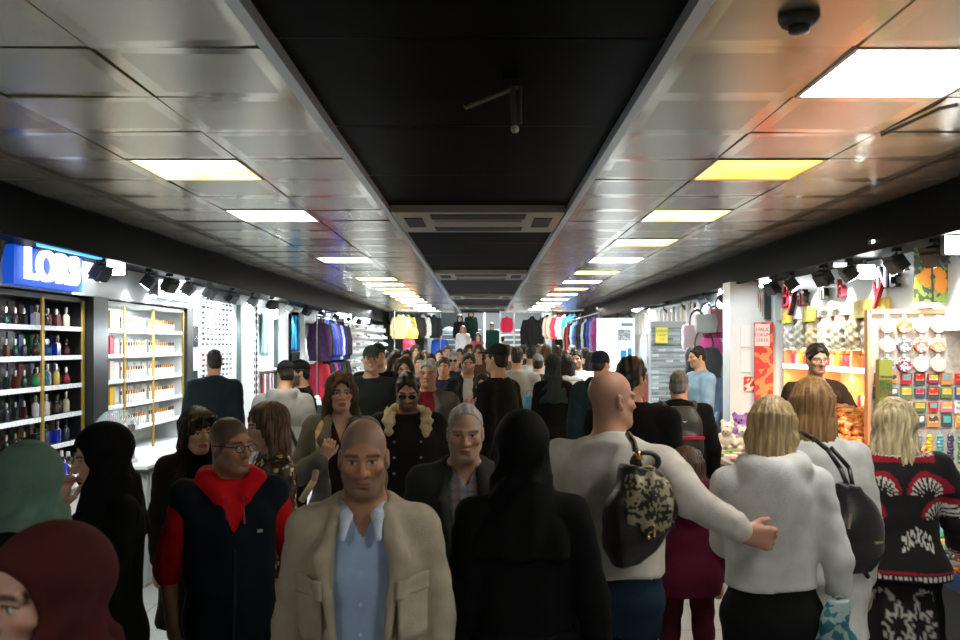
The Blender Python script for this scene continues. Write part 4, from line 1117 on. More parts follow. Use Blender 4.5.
t = thing('clothes_rail', 'long steel clothes rail over the left garments', 'clothes rail', (-3.1, 16.7, 0)); MB().cyl((0, 0, 2.46), (0, 3, 2.46), .014, n=8).build('rail', railm, t)
for yy in (0, 3): MB().cyl((0, yy, 0), (0, yy, 2.46), .014, n=8).build('upright', railm, t)
JL = [((.10, .05, .12), 'plum'), ((.05, .05, .07), 'charcoal'), ((.02, .05, .55), 'vivid blue'), ((.08, .06, .10), 'dusky violet'), ((.03, .06, .40), 'navy blue'), ((.62, .62, .66), 'white'), ((.02, .04, .30), 'ink blue'), ((.06, .04, .05), 'dark brown'), ((.05, .05, .06), 'dark grey')]
for j, (c, nme) in enumerate(JL):
    jacket(-3.1, 16.9 + j * .33, 2.32, c, '%s jacket hanging on the upper left clothes rail' % nme, .95)
    c2 = [(.45, .03, .05), (.02, .02, .02), (.02, .02, .03), (.30, .05, .12), (.02, .03, .25), (.02, .02, .02), (.04, .04, .05), (.02, .02, .02), (.03, .03, .03)][j]
    jacket(-3.1, 16.9 + j * .33, 1.56, c2, 'garment hanging below the %s jacket on the left' % nme, .95)
# --- wall of white trainers
def mk_shoe():
    p = thing('trainer', 'x', 'shoe')
    S = SDF(axis(-.08, .08, .012), axis(-.17, .17, .012), axis(-.01, .14, .011))
    S.ell((0, -.06, .045), (.045, .095, .040), 0); S.ell((0, .065, .06), (.040, .075, .058), .03); S.cone((0, .075, .07), (0, .085, .105), .036, .034, .02); S.ell((0, .085, .125), (.026, .04, .04), .006, 's')
    S.prim(lambda x, y, z: (z - .022) + 0 * x, (0, 0, -.01), (.2, .2, .03), .002, 's')
    mobj('upper', *largest(*S.mesh()), plain((.74, .77, .77), .5), p, True)
    MB().lathe([(.5, 0), (.52, .012), (.5, .028)], n=16, sx=.098, sy=.30).build('sole', plain((.80, .82, .82), .5), p, True)
    MB().box((-.046, -.02, .035), (.046, .03, .075)).build('side_stripe', plain((.04, .06, .06), .5), p)
    return p
t = thing('shoe_wall', 'tall white shelved shoe wall on the far left', 'shoe rack', (-3.05, 19.7, 0))
MB().box((-.2, 0, 0), (-.17, 7.6, 2.5)).build('back_panel', white, t)
for r in range(8): MB().box((-.17, 0, .86 + r * .2), (-.03, 7.6, .875 + r * .2)).build('shelf', white, t)
for yy in (0, 7.57): MB().box((-.17, yy, 0), (.0, yy + .03, 2.5)).build('side_panel', white, t)
shs = [(.74, .77, .77), (.74, .77, .77), (.70, .74, .74), (.05, .07, .07), (.25, .33, .32), (.55, .58, .58)]
shn = ['white', 'bright white', 'off-white', 'black', 'grey', 'pale grey']
for r in range(8):
    for c in range(32):
        k = random.choice((0, 0, 1, 2, 3, 4, 5))
        o = first_or_copy(ST, 'shoe', mk_shoe, (-3.04 + random.uniform(-.01, .02), 19.9 + c * .232, .875 + r * .2), '%s trainer on the shoe wall, shelf %s from the bottom, %s along' % (shn[k], nth(r), nth(c)), 'trainers on the shoe wall', 'shoe', random.choice((.5, -.5, 2.6, 1.2, 1.9)))
        if k > 2:
            for ch in o.children:
                if ch.name.startswith('upper'): setmat(ch, plain(shs[k], .5))
t = thing('shoe_table', 'low table heaped with shoes before the far left garments', 'table', (-2.95, 17.6, 0)); MB().box((-.3, -1.4, .82), (.3, 1.4, .86)).build('top', white, t); MB().box((-.27, -1.37, 0), (.27, 1.37, .82)).build('body', blackm, t)
for j in range(24):
    k = random.choice((0, 2, 3, 4, 5)); o = first_or_copy(ST, 'shoe', mk_shoe, (-3.1 + .28 * (j % 2), 16.35 + .225 * (j // 2), .86), '%s trainer laid on the low shoe table, %s row' % (shn[k], nth(j // 2)), 'trainers on the shoe table', 'shoe', random.uniform(-1, 1))
    for ch in o.children:
        if ch.name.startswith('upper'): setmat(ch, plain(shs[k], .5))

# ================================================================== RIGHT SHOPS
# --- souvenir rack facing the entrance
RY = 6.30
t = thing('souvenir_rack', 'tall pegboard rack of packets, cards and key rings at the right edge', 'display rack', (3.06, RY, 0))
MB().box((-.36, 0, .80), (.40, .03, 2.12)).build('board', mat('peg_board', (.55, .52, .48), .5, vary=.2, vscale=30), t)
for xx in (-.37, .40): MB().box((xx - .012, -.02, .0), (xx + .012, .04, 2.15)).build('post', plain((.85, .45, .25), .4), t)
MB().box((-.37, -.02, 2.12), (.41, .04, 2.15)).build('top_rail', plain((.85, .40, .22), .4), t)
def speck(key, c0, c1, sc):
    m = mat(key, c0, .45); nt = m.node_tree; b = nt.nodes['Principled BSDF']; tc = nt.nodes.new('ShaderNodeTexCoord'); v = nt.nodes.new('ShaderNodeTexVoronoi'); v.inputs['Scale'].default_value = sc
    nt.links.new(tc.outputs['Object'], v.inputs['Vector']); r = nt.nodes.new('ShaderNodeValToRGB'); r.color_ramp.interpolation = 'CONSTANT'
    r.color_ramp.elements[0].color = (*c0, 1); r.color_ramp.elements[1].color = (*c1, 1); r.color_ramp.elements[1].position = .5
    sp_ = nt.nodes.new('ShaderNodeSeparateColor'); nt.links.new(v.outputs['Color'], sp_.inputs[0]); nt.links.new(sp_.outputs[0], r.inputs[0]); nt.links.new(r.outputs[0], b.inputs['Base Color']); return m
PK = [('pale pink', plain((.80, .60, .52), .4)), ('orange speckled', speck('pk_o', (.75, .45, .30), (.55, .18, .06), 60)), ('peach', plain((.80, .56, .46), .4)), ('apricot', plain((.80, .48, .32), .4)),
      ('white', plain((.80, .74, .72), .4)), ('grey beaded', speck('pk_g', (.55, .50, .48), (.12, .13, .2), 70)), ('red speckled', speck('pk_r', (.78, .52, .42), (.62, .12, .06), 70)), ('copper', speck('pk_c', (.78, .48, .32), (.4, .2, .1), 80)),
      ('blue grey', speck('pk_b', (.55, .58, .62), (.18, .2, .28), 70)), ('mottled', speck('pk_m', (.6, .5, .55), (.2, .05, .1), 70)), ('cream', plain((.80, .62, .50), .4)), ('salmon', plain((.80, .52, .40), .4))]
for r in range(3):
    for c in range(4):
        nme, m = PK[r * 4 + c]
        p = thing('round_packet', '%s round packet on the souvenir rack, %s row, %s across' % (nme, ('top', 'middle', 'third')[r], nth(c)), 'packet', (2.81 + c * .118, RY - .02, 2.035 - r * .135), 0, 'round packets on the souvenir rack')
        MB().cyl((0, 0, 0), (0, -.022, 0), .055, .050, 20).build('packet', m, p)
        MB().box((-.012, -.012, .05), (.012, -.008, .075)).build('hang_tab', plain((.8, .8, .8), .4), p)
cc = [((.30, .03, .06), 'crimson'), ((.12, .2, .06), 'green'), ((.10, .40, .38), 'teal'), ((.70, .30, .06), 'orange'), ((.75, .72, .70), 'white'), ((.05, .08, .2), 'navy'), ((.55, .02, .03), 'red'), ((.70, .42, .03), 'yellow'), ((.75, .5, .4), 'peach'), ((.06, .07, .08), 'black'), ((.3, .33, .36), 'grey'), ((.60, .2, .3), 'pink')]
for r in range(4):
    for c in range(7):
        a, b = (r * 5 + c * 3 + r * c) % 12, (r * 7 + c * 5 + 4) % 12
        p = thing('fridge_magnet', '%s and %s souvenir magnet card, %s row below the packets, %s across' % (cc[a][1], cc[b][1], nth(r), nth(c)), 'magnet', (2.76 + c * .094, RY - .012, 1.665 - r * .098), 0, 'souvenir magnets on the rack')
        w_, h_ = random.uniform(.030, .046), random.uniform(.030, .046)
        MB().box((-w_, -.010, -h_), (w_, 0, h_)).build('card', plain(cc[a][0], .4), p); MB().box((-w_ * .75, -.013, -h_ * .3), (w_ * .75, -.009, h_ * .8)).build('picture', speck('cardpic%d' % ((a + b) % 9), cc[b][0], cc[(a + 5) % 12][0], 45), p)
st = [((.35, .02, .06), 'crimson'), ((.62, .02, .22), 'magenta'), ((.08, .02, .02), 'dark brown'), ((.70, .66, .64), 'white'), ((.25, .28, .40), 'blue grey'), ((.72, .50, .02), 'yellow'), ((.10, .35, .40), 'teal'), ((.05, .05, .10), 'black'), ((.04, .30, .08), 'green')]
for r in range(2):
    for c in range(9):
        k = c if r == 0 else (c * 4 + 3) % 9
        p = thing('key_ring', '%s beaded key ring strap hanging in the %s row of the rack, %s across' % (st[k][1], ('upper', 'lower')[r], nth(c)), 'key ring', (2.745 + c * .073, RY - .02, 1.28 - r * .245), 0, 'hanging key rings')
        b = MB()
        for i in range(9): b.ball((.004 * math.sin(i * 2.), 0, -.02 - i * .022), .023, 8, 5, (1.05, .6, .75))
        b.build('strap', plain(st[k][0], .3), p, True); MB().ring((0, 0, .008), .012, .002, 12).build('ring', silver, p); MB().cyl((0, 0, -.215), (0, 0, -.232), .018, .014, 10).build('charm', plain((.75, .72, .68), .3, .4), p)
for j in range(4):
    o = first_or_copy(ST, 'pinkbag', lambda: mobj('pink_pouch', *((lambda S: largest(*S.ell((0, 0, 0), (.09, .05, .07), 0).ell((0, 0, .07), (.05, .03, .03), .02).wrinkle(.006, 60, 3).mesh()))(SDF(axis(-.13, .13, .012), axis(-.1, .1, .012), axis(-.1, .13, .012)))), cloth((.62, .34, .36)), None, True), (2.76 + j * .17, RY - .12, .90), 'dusty pink fabric pouch stacked below the key rings, %s from the left' % nth(j), 'pink pouches', 'pouch')
# tall green box hanging beside the rack, orange poster above
t = thing('tea_box', 'tall green and yellow packet hanging left of the souvenir rack', 'packet', (2.755, 6.2, 1.44))
MB().box((-.045, -.03, 0), (.045, .03, .36)).build('packet', plain((.30, .34, .06), .4), t)
MB().box((-.043, -.033, .10), (.043, -.029, .22)).box((-.04, -.033, .235), (.04, -.029, .25)).build('picture', speck('tea_pic', (.05, .12, .03), (.20, .12, .03), 60), t)
MB().box((-.045, -.033, 0), (.045, -.029, .09)).build('green_base', plain((.06, .42, .05), .4), t); MB().tube([(0, 0, .36), (0, 0, .72), (0, .12, .72)], .004, 5).build('hook', silver, t)
t = thing('fruit_poster', 'poster of orange apricots on leafy branches, at the upper right', 'poster', (3.10, 6.24, 2.385))
MB().box((-.115, 0, -.19), (.115, .012, .19)).build('poster', speck('leafy', (.03, .06, .03), (.24, .34, .06), 34), t)
for i, (x, z, r) in enumerate(((-.07, -.02, .032), (-.045, .0, .036), (-.025, .03, .034), (-.03, -.05, .034), (.025, .08, .03), (.03, .05, .028), (.05, .02, .034), (.075, .0, .032), (.06, -.03, .034), (.085, -.06, .034), (.05, -.08, .032), (.075, -.095, .03))):
    MB().ball((x, -.002, z), r, 12, 6, (1, .12, 1.15)).build('fruit', plain((.85, .30, .03), .4), t, True)
MB().tube([(.0, -.003, .19), (.005, -.004, .0), (.012, -.003, -.19)], .006, 6).build('branch', plain((.05, .03, .02), .5), t)
struct(MB().box((3.215, 4.5, 2.0), (3.6, 6.45, 2.17)).build('trim_15', white))
# --- candy stall: shelves behind, heaps in front
t = thing('candy_shelving', 'warm lit candy shelving behind the shopkeeper', 'shelving', (3.3, 7.0, 0))
MB().box((.2, 0, 0), (.26, 2.75, 2.17)).build('back_panel', mat('candy_back', (.72, .46, .30), .5), t)
for z in (.95, 1.32, 1.68, 1.90): MB().box((-.05, 0, z - .02), (.2, 2.75, z)).build('shelf', plain((.72, .60, .52), .4), t)
for yy in (0, .92, 1.84, 2.72): MB().box((-.06, yy, 0), (.2, yy + .03, 2.15)).build('upright', plain((.70, .36, .18), .4), t)
MB().box((-.065, 0, 1.655), (-.05, 2.75, 1.70)).build('light_strip', mat('candy_strip', (.9, .9, 1), .4, emit=3.0, ecol=(.72, .78, 1)), t)
lamp('shelf_fill_light', 'AREA', (3.2, 8.35, 1.62), 16, (1, .62, .30), (3.45, 8.35, 1.2), 2.6, .05)
lamp('shelf_fill_light', 'AREA', (3.2, 8.35, 1.86), 10, (1, .66, .36), (3.45, 8.35, 1.4), 2.6, .05)
cj = [((.80, .28, .03), 'orange'), ((.80, .50, .06), 'yellow'), ((.70, .10, .04), 'red'), ((.78, .40, .14), 'amber'), ((.75, .05, .14), 'pink red'), ((.25, .30, .05), 'olive green'), ((.80, .60, .35), 'cream')]
def mk_jar():
    p = thing('candy_jar', 'x', 'jar')
    MB().lathe([(.045, 0), (.05, .02), (.05, .12), (.038, .14)], n=12).build('jar', plain((.8, .4, .1), .2), p, True); MB().cyl((0, 0, .14), (0, 0, .165), .042, n=12).build('lid', plain((.70, .45, .12), .3), p); return p
for si, z in enumerate((.95, 1.32, 1.68)):
    for j in range(22):
        k = (j * 5 + si * 3 + j // 4) % 7
        o = first_or_copy(ST, 'jar', mk_jar, (3.33, 7.12 + j * .118, z), '%s candy jar on the %s candy shelf, %s from the near end' % (cj[k][1], ('lower', 'middle', 'upper')[si], nth(j)), 'candy jars', 'jar')
        for ch in o.children:
            if ch.name.startswith('jar'): setmat(ch, plain(cj[k][0], .2))
def mk_bag():
    S = SDF(axis(-.1, .1, .013), axis(-.17, .17, .013), axis(-.34, .02, .013))
    S.loft([(-.32, 0, 0, .05, .13), (-.22, 0, 0, .065, .14), (-.08, 0, 0, .045, .13), (-.01, 0, 0, .012, .12)], .01, 2.4); S.wrinkle(.008, 60, 4)
    p = thing('hanging_bag', 'x', 'bag'); mobj('bag', *largest(*S.mesh()), plain((.5, .5, .5), .25), p, True); MB().box((-.006, -.12, -.02), (.006, .12, .02)).build('header', plain((.7, .4, .2), .4), p); return p
for j in range(8):
    o = first_or_copy(ST, 'hbag', mk_bag, (3.24, 7.2 + j * .33, 2.17), '%s filled clear bag hanging over the candy shelves, %s from the near end' % (('grey green', 'silver grey', 'straw')[j % 3], nth(j)), 'clear bags over the candy shelves', 'bag')
    for ch in o.children:
        if ch.name.startswith('bag'): setmat(ch, mat('bagmix%d' % (j % 3), ((.26, .27, .24), (.32, .33, .33), (.33, .29, .19))[j % 3], .4, vary=.3, vscale=60))
for j, (y, L) in enumerate(((7.45, .66), (8.85, .30), (9.5, .28))):
    t = thing('price_board', 'yellow price board hanging under the candy stall sign, %s from the front' % nth(j), 'sign', (3.20, y, 2.18), 0, 'yellow price boards')
    MB().box((-.012, -L / 2, -.05), (.012, L / 2, .10)).build('board', mat('price_board', (.50, .40, .06), .5, vary=.35, vscale=14), t); MB().box((-.014, -L / 2, -.05), (-.01, L / 2, -.02)).build('edge_strip', plain((.50, .50, .04), .5), t)
t = thing('candy_counter', 'candy counter with sloped trays in front of the shopkeeper', 'counter', (2.72, 6.32, 0))
MB().box((-.38, -.55, 0), (.42, .42, .86)).build('body', plain((.30, .18, .10), .5), t)
tr = MB().add([(-.38, -.55, .86), (.42, -.55, .86), (.42, .42, 1.42), (-.38, .42, 1.42), (-.38, -.55, .80), (.42, -.55, .80), (.42, .42, .80), (-.38, .42, .80)], [(0, 1, 2, 3), (4, 7, 6, 5), (0, 4, 5, 1), (1, 5, 6, 2), (2, 6, 7, 3), (3, 7, 4, 0)]).build('tray_bed', plain((.6, .35, .2), .5), t)
def heap(label, x0, x1, y0, y1, zf, zb, cols, seed, n=420, r0=.022):
    rs = random.Random(seed); b = MB()
    for i in range(n):
        u, v = rs.random(), rs.random(); x = x0 + u * (x1 - x0); y = y0 + v * (y1 - y0)
        h = .10 * math.sin(PI * u) ** .6 * math.sin(PI * v) ** .6
        r = r0 * rs.uniform(.7, 1.3); b.ball((x, y, zf + (zb - zf) * v + h * rs.uniform(.2, 1)), r, 6, 4, (rs.uniform(.7, 1.6), rs.uniform(.7, 1.5), rs.uniform(.5, .9)))
    C = np.repeat(np.array([cols[rs.randrange(len(cols))] for _ in range(n)]), len(b.v) // n, 0)
    o = mobj('dried_fruit', b.v, b.f, vcol_mat('heap', .4), None, True, C); tag(o, label, 'dried fruit', 'heaps on the candy counter', 'stuff')
oc = [(.80, .30, .05), (.75, .38, .12), (.70, .22, .04), (.80, .48, .22), (.55, .18, .05)]
heap('heap of pale orange dried fruit on the near part of the candy counter', 2.36, 2.74, 5.8, 6.25, .86, 1.13, oc, 1); heap('heap of amber dried fruit on the candy counter beside the rack', 2.76, 3.1, 5.8, 6.2, .88, 1.13, oc[1:4], 2)
heap('heap of deep orange candy at the shopkeeper side of the counter', 2.36, 2.74, 6.27, 6.72, 1.14, 1.44, oc, 3); heap('heap of mixed candy on the counter behind the souvenir rack', 2.76, 3.1, 6.27, 6.72, 1.16, 1.42, oc, 4)
lamp('stall_fill_lamp', 'SPOT', (2.75, 6.1, 2.5), 75, (1, .86, .68), (2.62, 6.8, 1.4), .06, None, 120)  # added lamp without a fitting, aimed to light the shopkeeper
# tall red candy poster and pillar
struct(MB().box((2.72, 9.95, 0), (3.6, 10.25, 2.6)).build('trim_16', white))
t = thing('candy_poster', 'tall red candy poster with white heading beside the white pillar', 'poster', (3.07, 9.86, 1.53))
MB().box((-.105, 0, -.45), (.10, .02, .62)).build('poster', speck('candy_red', (.50, .03, .02), (.75, .22, .08), 16), t); MB().box((-.10, -.004, .36), (.06, .0, .60)).build('heading', plain((.78, .66, .6), .5), t)
lettering('HALIL', .055, plain((.55, .04, .03), .5), t, (-.02, -.006, .54), '-y', .002); lettering('LOKUM', .05, plain((.55, .04, .03), .5), t, (-.02, -.006, .48), '-y', .002); lettering('SEKER', .05, plain((.6, .2, .1), .5), t, (-.02, -.006, .42), '-y', .002)
for j, z in enumerate((2.0, 1.72)):
    o = MB().box((-.09, 0, -.12), (.02, .015, .12)).build('white_notice', plain((.82, .84, .84), .4), None, False, (2.92, 9.93, z)); tag(o, '%s blank white notice on the white pillar' % ('upper', 'lower')[j], 'notice', 'notices on the pillar')
o = MB().box((-.06, 0, -.08), (.06, .015, .08)).build('red_notice', speck('rednote', (.6, .05, .04), (.8, .7, .6), 30), None, False, (2.93, 9.93, 1.47)); tag(o, 'small red and white picture fixed to the white pillar', 'notice')
t = thing('wall_mirror', 'narrow dark mirror with necklaces beside the red letters', 'mirror', (3.10, 9.88, 2.36)); MB().box((-.02, 0, -.18), (.05, .02, .15)).build('glass', plain((.06, .08, .08), .08, .5), t)
for i in range(3): MB().tube([(-.10 + i * .025, -.01, .14), (-.095 + i * .025, -.012, -.05 - .05 * i), (-.085 + i * .025, -.01, .14)], .004, 5).build('necklace', plain(((.35, .05, .05), (.1, .08, .06), (.4, .2, .1))[i], .3), t)
# near right counter with trinkets
t = thing('trinket_counter', 'low dark counter of trinkets with red and blue edge at the right', 'counter', (2.72, 4.95, 0))
MB().box((-.42, -1.1, .0), (.45, .70, .72)).build('body', plain((.03, .045, .055), .4), t); MB().box((-.45, -1.12, .72), (.46, .72, .80)).build('top', plain((.4, .4, .42), .4), t)
MB().box((-.462, -.1, .72), (-.45, .72, .80)).build('red_edge', plain((.55, .02, .03), .35), t); MB().box((-.462, -1.12, .72), (-.45, -.1, .80)).build('blue_edge', plain((.02, .12, .45), .35), t)
tk = [((.70, .70, .72), 'white'), ((.05, .30, .12), 'green'), ((.60, .03, .04), 'red'), ((.03, .08, .30), 'navy'), ((.65, .40, .1), 'amber'), ((.06, .06, .08), 'black'), ((.10, .40, .40), 'turquoise'), ((.55, .25, .35), 'pink')]
def mk_bracelet(): return MB().ring((0, 0, .012), .034, .011, 14, 'z').build('bead_bracelet', plain((.5, .5, .5), .25), None, True)
i = 0
for r in range(16):
    for c in range(9):
        k = random.choice((0, 0, 1, 2, 3, 3, 4, 5, 6, 7)) if r < 11 else random.choice((0, 1, 3, 6))
        o = first_or_copy(ST, 'bracelet', mk_bracelet, (2.32 + c * .094 + random.uniform(-.02, .02), 3.98 + r * .105 + random.uniform(-.02, .02), .80), '%s bead bracelet laid on the trinket counter, %s row back, %s across' % (tk[k][1], nth(r), nth(c)), 'bracelets on the trinket counter', 'bracelet', random.uniform(0, 3))
        setmat(o, plain(tk[k][0], .25)); o.scale = (random.uniform(.8, 1.3),) * 3
# --- accessory shop
t = thing('eyewear_rack', 'tall grey grid rack of eyeglasses with a yellow price card', 'display rack', (2.66, 13.0, 0))
MB().box((-.26, 0, .3), (.26, .03, 2.24)).build('board', plain((.30, .33, .32), .4), t)
for xx in (-.27, .27): MB().box((xx - .015, -.03, 0), (xx + .015, .04, 2.26)).build('post', plain((.5, .53, .53), .3, .6), t)
for i in range(14): MB().box((-.26, -.04, .75 + i * .105), (.26, -.03, .758 + i * .105)).build('wire', plain((.5, .53, .53), .3, .6), t)
def mk_eg():
    b = MB()
    for s in (1, -1): b.ring((s * .024, 0, 0), .018, .0042, 12, 'y', 1.1, .8)
    b.cyl((-.006, 0, .006), (.008, 0, .006), .003, n=5).tube([(.044, 0, .006), (.045, .065, .0)], .003, 5).tube([(-.044, 0, .006), (-.045, .065, .0)], .003, 5)
    return b.build('reading_glasses', plain((.3, .3, .3), .3), None, True)
for r in range(18):
    for c in range(5):
        k = random.randrange(4)
        o = first_or_copy(ST, 'eg', mk_eg, (2.455 + c * .103, 12.90, 2.14 - r * .078), '%s reading glasses on the grey rack, %s row down, %s across' % (('grey', 'black', 'silver', 'brown')[k], nth(r), nth(c)), 'reading glasses on the rack', 'glasses'); setmat(o, plain(((.22, .24, .24), (.02, .02, .02), (.55, .57, .57), (.12, .06, .03))[k], .3))
t = thing('price_card', 'yellow handwritten price card on the eyeglass rack', 'sign', (2.53, 12.82, 2.04)); MB().box((-.085, 0, -.11), (.085, .01, .11)).build('card', plain((.50, .44, .03), .5), t); MB().cyl((0, .01, .08), (0, .19, .08), .004, n=6).build('hook', silver, t)
lettering('GÖZLÜK', .042, plain((.06, .03, .01), .5), t, (0, -.003, .06), '-y', .002); lettering('2 ADET', .042, plain((.06, .03, .01), .5), t, (0, -.003, .0), '-y', .002); lettering('150', .055, plain((.3, .06, .02), .5), t, (0, -.003, -.06), '-y', .002)
def mk_strip():
    b = MB()
    for i in range(3): b.box((-.008, -.045 + i * .032, -.42 + .04 * i), (.008, -.02 + i * .032, 0))
    return b.build('hanging_belt', plain((.5, .5, .5), .5))
t = thing('belt_rail', 'steel rail carrying the belts over the accessory shop', 'rail', (2.95, 12.2, 2.52)); MB().cyl((0, 0, 0), (0, 5.7, 0), .05, n=8).build('rail', railm, t)
for yy in (0, 5.7): MB().cyl((0, yy, 0), (0, yy, .09), .012, n=8).build('bracket', railm, t)
sc_ = [((.55, .62, .66), 'pale blue'), ((.68, .70, .70), 'white'), ((.16, .30, .40), 'steel blue'), ((.60, .52, .34), 'straw'), ((.66, .66, .64), 'ivory'), ((.42, .30, .12), 'tan'), ((.72, .52, .54), 'rose'), ((.2, .22, .24), 'grey')]
for j in range(34):
    k = (j * 3 + j // 5) % 8; o = first_or_copy(ST, 'strip', mk_strip, (2.92 + .06 * (j % 2), 12.3 + j * .165, 2.52), '%s belts hanging in the row over the accessory shop, %s from the front' % (sc_[k][1], nth(j)), 'hanging belts', 'belt'); setmat(o, plain(sc_[k][0], .45))
def mk_handbag():
    p = thing('hanging_handbag', 'x', 'handbag')
    S = SDF(axis(-.2, .2, .014), axis(-.12, .12, .014), axis(-.3, .04, .014)); S.loft([(-.28, 0, 0, .15, .06), (-.15, 0, 0, .155, .075), (-.03, 0, 0, .12, .04)], .01, 2.8); S.wrinkle(.005, 30, 2)
    mobj('bag', *largest(*S.mesh()), plain((.5, .2, .3), .5), p, True); MB().ring((0, 0, .0), .075, .008, 16, 'y', 1, 1.6).build('handle', plain((.05, .03, .04), .5), p); return p
for j, (px, py, c, nme, s_) in enumerate(((697, 322, (.42, .33, .38), 'lilac', 1.25), (714, 316, (.30, .03, .10), 'wine red', 1.0), (712, 336, (.60, .05, .28), 'magenta', .9), (722, 306, (.36, .14, .16), 'dusty rose', 1.1), (704, 344, (.02, .02, .02), 'black', 1.5), (706, 312, (.30, .33, .32), 'grey', .9))):
    x, y, z = W(px, py, 11.3 - .07 * j); o = first_or_copy(ST, 'hbg', mk_handbag, (x, y, z), '%s handbag hanging in the accessory shop' % nme, 'hanging handbags', 'handbag'); o.scale = (s_,) * 3
    for ch in o.children:
        if ch.name.startswith('bag'): setmat(ch, plain(c, .5))
t = thing('phone_case_rack', 'wall rack of small teal and black packs beside the pillar', 'display rack', (3.26, 12.0, 0)); MB().box((-.28, 0, .6), (.3, .03, 2.3)).build('board', plain((.55, .6, .6), .4), t)
for r in range(9):
    for c in range(5):
        k = random.randrange(6); o = first_or_copy(ST, 'pack', lambda: MB().box((-.04, -.02, -.07), (.04, 0, .07)).build('blister_pack', plain((.3, .3, .3), .35)), (3.03 + c * .11, 11.97, 2.2 - r * .165), '%s blister pack on the wall rack by the pillar, %s row down, %s across' % (('teal', 'black', 'white', 'slate', 'mint', 'pink')[k], nth(r), nth(c)), 'blister packs', 'packet'); setmat(o, plain(((.10, .26, .26), (.02, .03, .03), (.70, .74, .74), (.12, .17, .2), (.4, .6, .55), (.6, .35, .35))[k], .35))
jacket(2.98, 11.2, 1.72, (.16, .24, .34), 'washed blue denim jacket hanging beside the shop assistant', -PI / 2, .9); jacket(3.12, 11.3, 1.1, (.10, .14, .18), 'dark denim garment hanging low beside the shop assistant', -PI / 2, .8)
# side wall racks between rows: coloured small packs
for r in range(7):
    for c in range(18):
        k = random.randrange(6); o = first_or_copy(ST, 'pack', lambda: None, (3.1, 13.5 + c * .2, 2.12 - r * .17), '%s pack on the side wall of the accessory shop, %s row down, %s along' % (('teal', 'black', 'white', 'red', 'blue', 'cream')[k], nth(r), nth(c)), 'packs on the side wall', 'packet', -PI / 2); setmat(o, plain(((.10, .35, .36), (.02, .03, .03), (.72, .76, .76), (.5, .04, .05), (.05, .16, .4), (.6, .55, .5))[k], .35))
struct(MB().box((3.13, 13.4, 0), (3.6, 17.2, 2.2)).build('trim_17', white))
t = thing('lit_poster_stand', 'bright white poster stand with blue print, far right stall', 'poster stand', (2.62, 17.3, 0)); MB().box((-.45, 0, .3), (.28, .05, 2.42)).build('panel', mat('poster_lit', (.85, .88, .9), .4, emit=.55, ecol=(.8, .92, 1)), t)
MB().box((-.05, -.006, 1.98), (.2, 0, 2.2)).build('grey_print', speck('greyprint', (.55, .6, .62), (.30, .34, .38), 40), t); MB().box((.0, -.006, 1.60), (.12, 0, 1.80)).box((.14, -.006, 1.58), (.22, 0, 1.84)).build('blue_print', plain((.03, .22, .45), .4), t); MB().box((.02, -.006, 2.26), (.24, 0, 2.32)).build('blue_line', plain((.2, .42, .75), .4), t)
t = thing('clothes_rail', 'clothes rail of dark and pink garments on the far right', 'clothes rail', (2.35, 18.4, 0)); MB().cyl((0, 0, 2.56), (0, 7.6, 2.56), .014, n=8).build('rail', railm, t)
for yy in (0, 7.6): MB().cyl((0, yy, 0), (0, yy, 2.56), .014, n=8).build('upright', railm, t)
JR = [((.25, .04, .16), 'magenta'), ((.28, .22, .40), 'lilac'), ((.03, .08, .42), 'cobalt'), ((.02, .03, .05), 'black'), ((.40, .42, .42), 'pale grey'), ((.02, .03, .07), 'midnight blue'), ((.02, .02, .02), 'jet black'), ((.05, .07, .09), 'slate'), ((.02, .10, .40), 'bright blue'), ((.30, .30, .28), 'stone'), ((.02, .02, .03), 'ink'), ((.4, .03, .05), 'red'), ((.03, .03, .03), 'coal'), ((.2, .15, .1), 'camel')]
for j, (c, nme) in enumerate(JR):
    jacket(2.35, 18.6 + j * .53, 2.42, c, '%s garment on the upper far right clothes rail' % nme, -.4); jacket(2.42, 18.6 + j * .53, 1.62, JR[(j + 5) % 14][0], 'garment hanging below the %s one on the far right' % nme, -.4)
# --- table of toys
t = thing('toy_table', 'wooden stall table of soft toys and green packs, right of the aisle', 'table', (2.48, 8.45, 0))
MB().box((-.36, -.85, .84), (.36, .95, .88)).build('top', plain((.55, .5, .45), .4), t); MB().box((-.34, -.83, 0), (.34, .93, .84)).build('body', mat('stall_wood', (.16, .09, .04), .5, vary=.4, vscale=9, stretch=(1, 1, 6)), t)
def mk_toy():
    p = thing('soft_toy', 'x', 'soft toy')
    S = SDF(axis(-.12, .12, .012), axis(-.12, .12, .012), axis(-.02, .30, .012)); S.ell((0, 0, .08), (.075, .065, .085), 0); S.ell((0, -.01, .205), (.062, .055, .055), .02)
    for s in (1, -1): S.ell((s * .05, 0, .255), (.024, .016, .026), .01); S.cone((s * .06, -.02, .12), (s * .09, -.06, .08), .026, .024, .015); S.cone((s * .045, -.04, .03), (s * .06, -.10, .025), .03, .028, .015)
    mobj('plush', *largest(*S.mesh()), cloth((.5, .5, .5)), p, True); b = MB()
    for s in (1, -1): b.ball((s * .022, -.063, .215), .008, 8, 5)
    b.ball((0, -.066, .195), .009, 8, 5).build('features', plain((.01, .01, .01), .2), p, True); return p
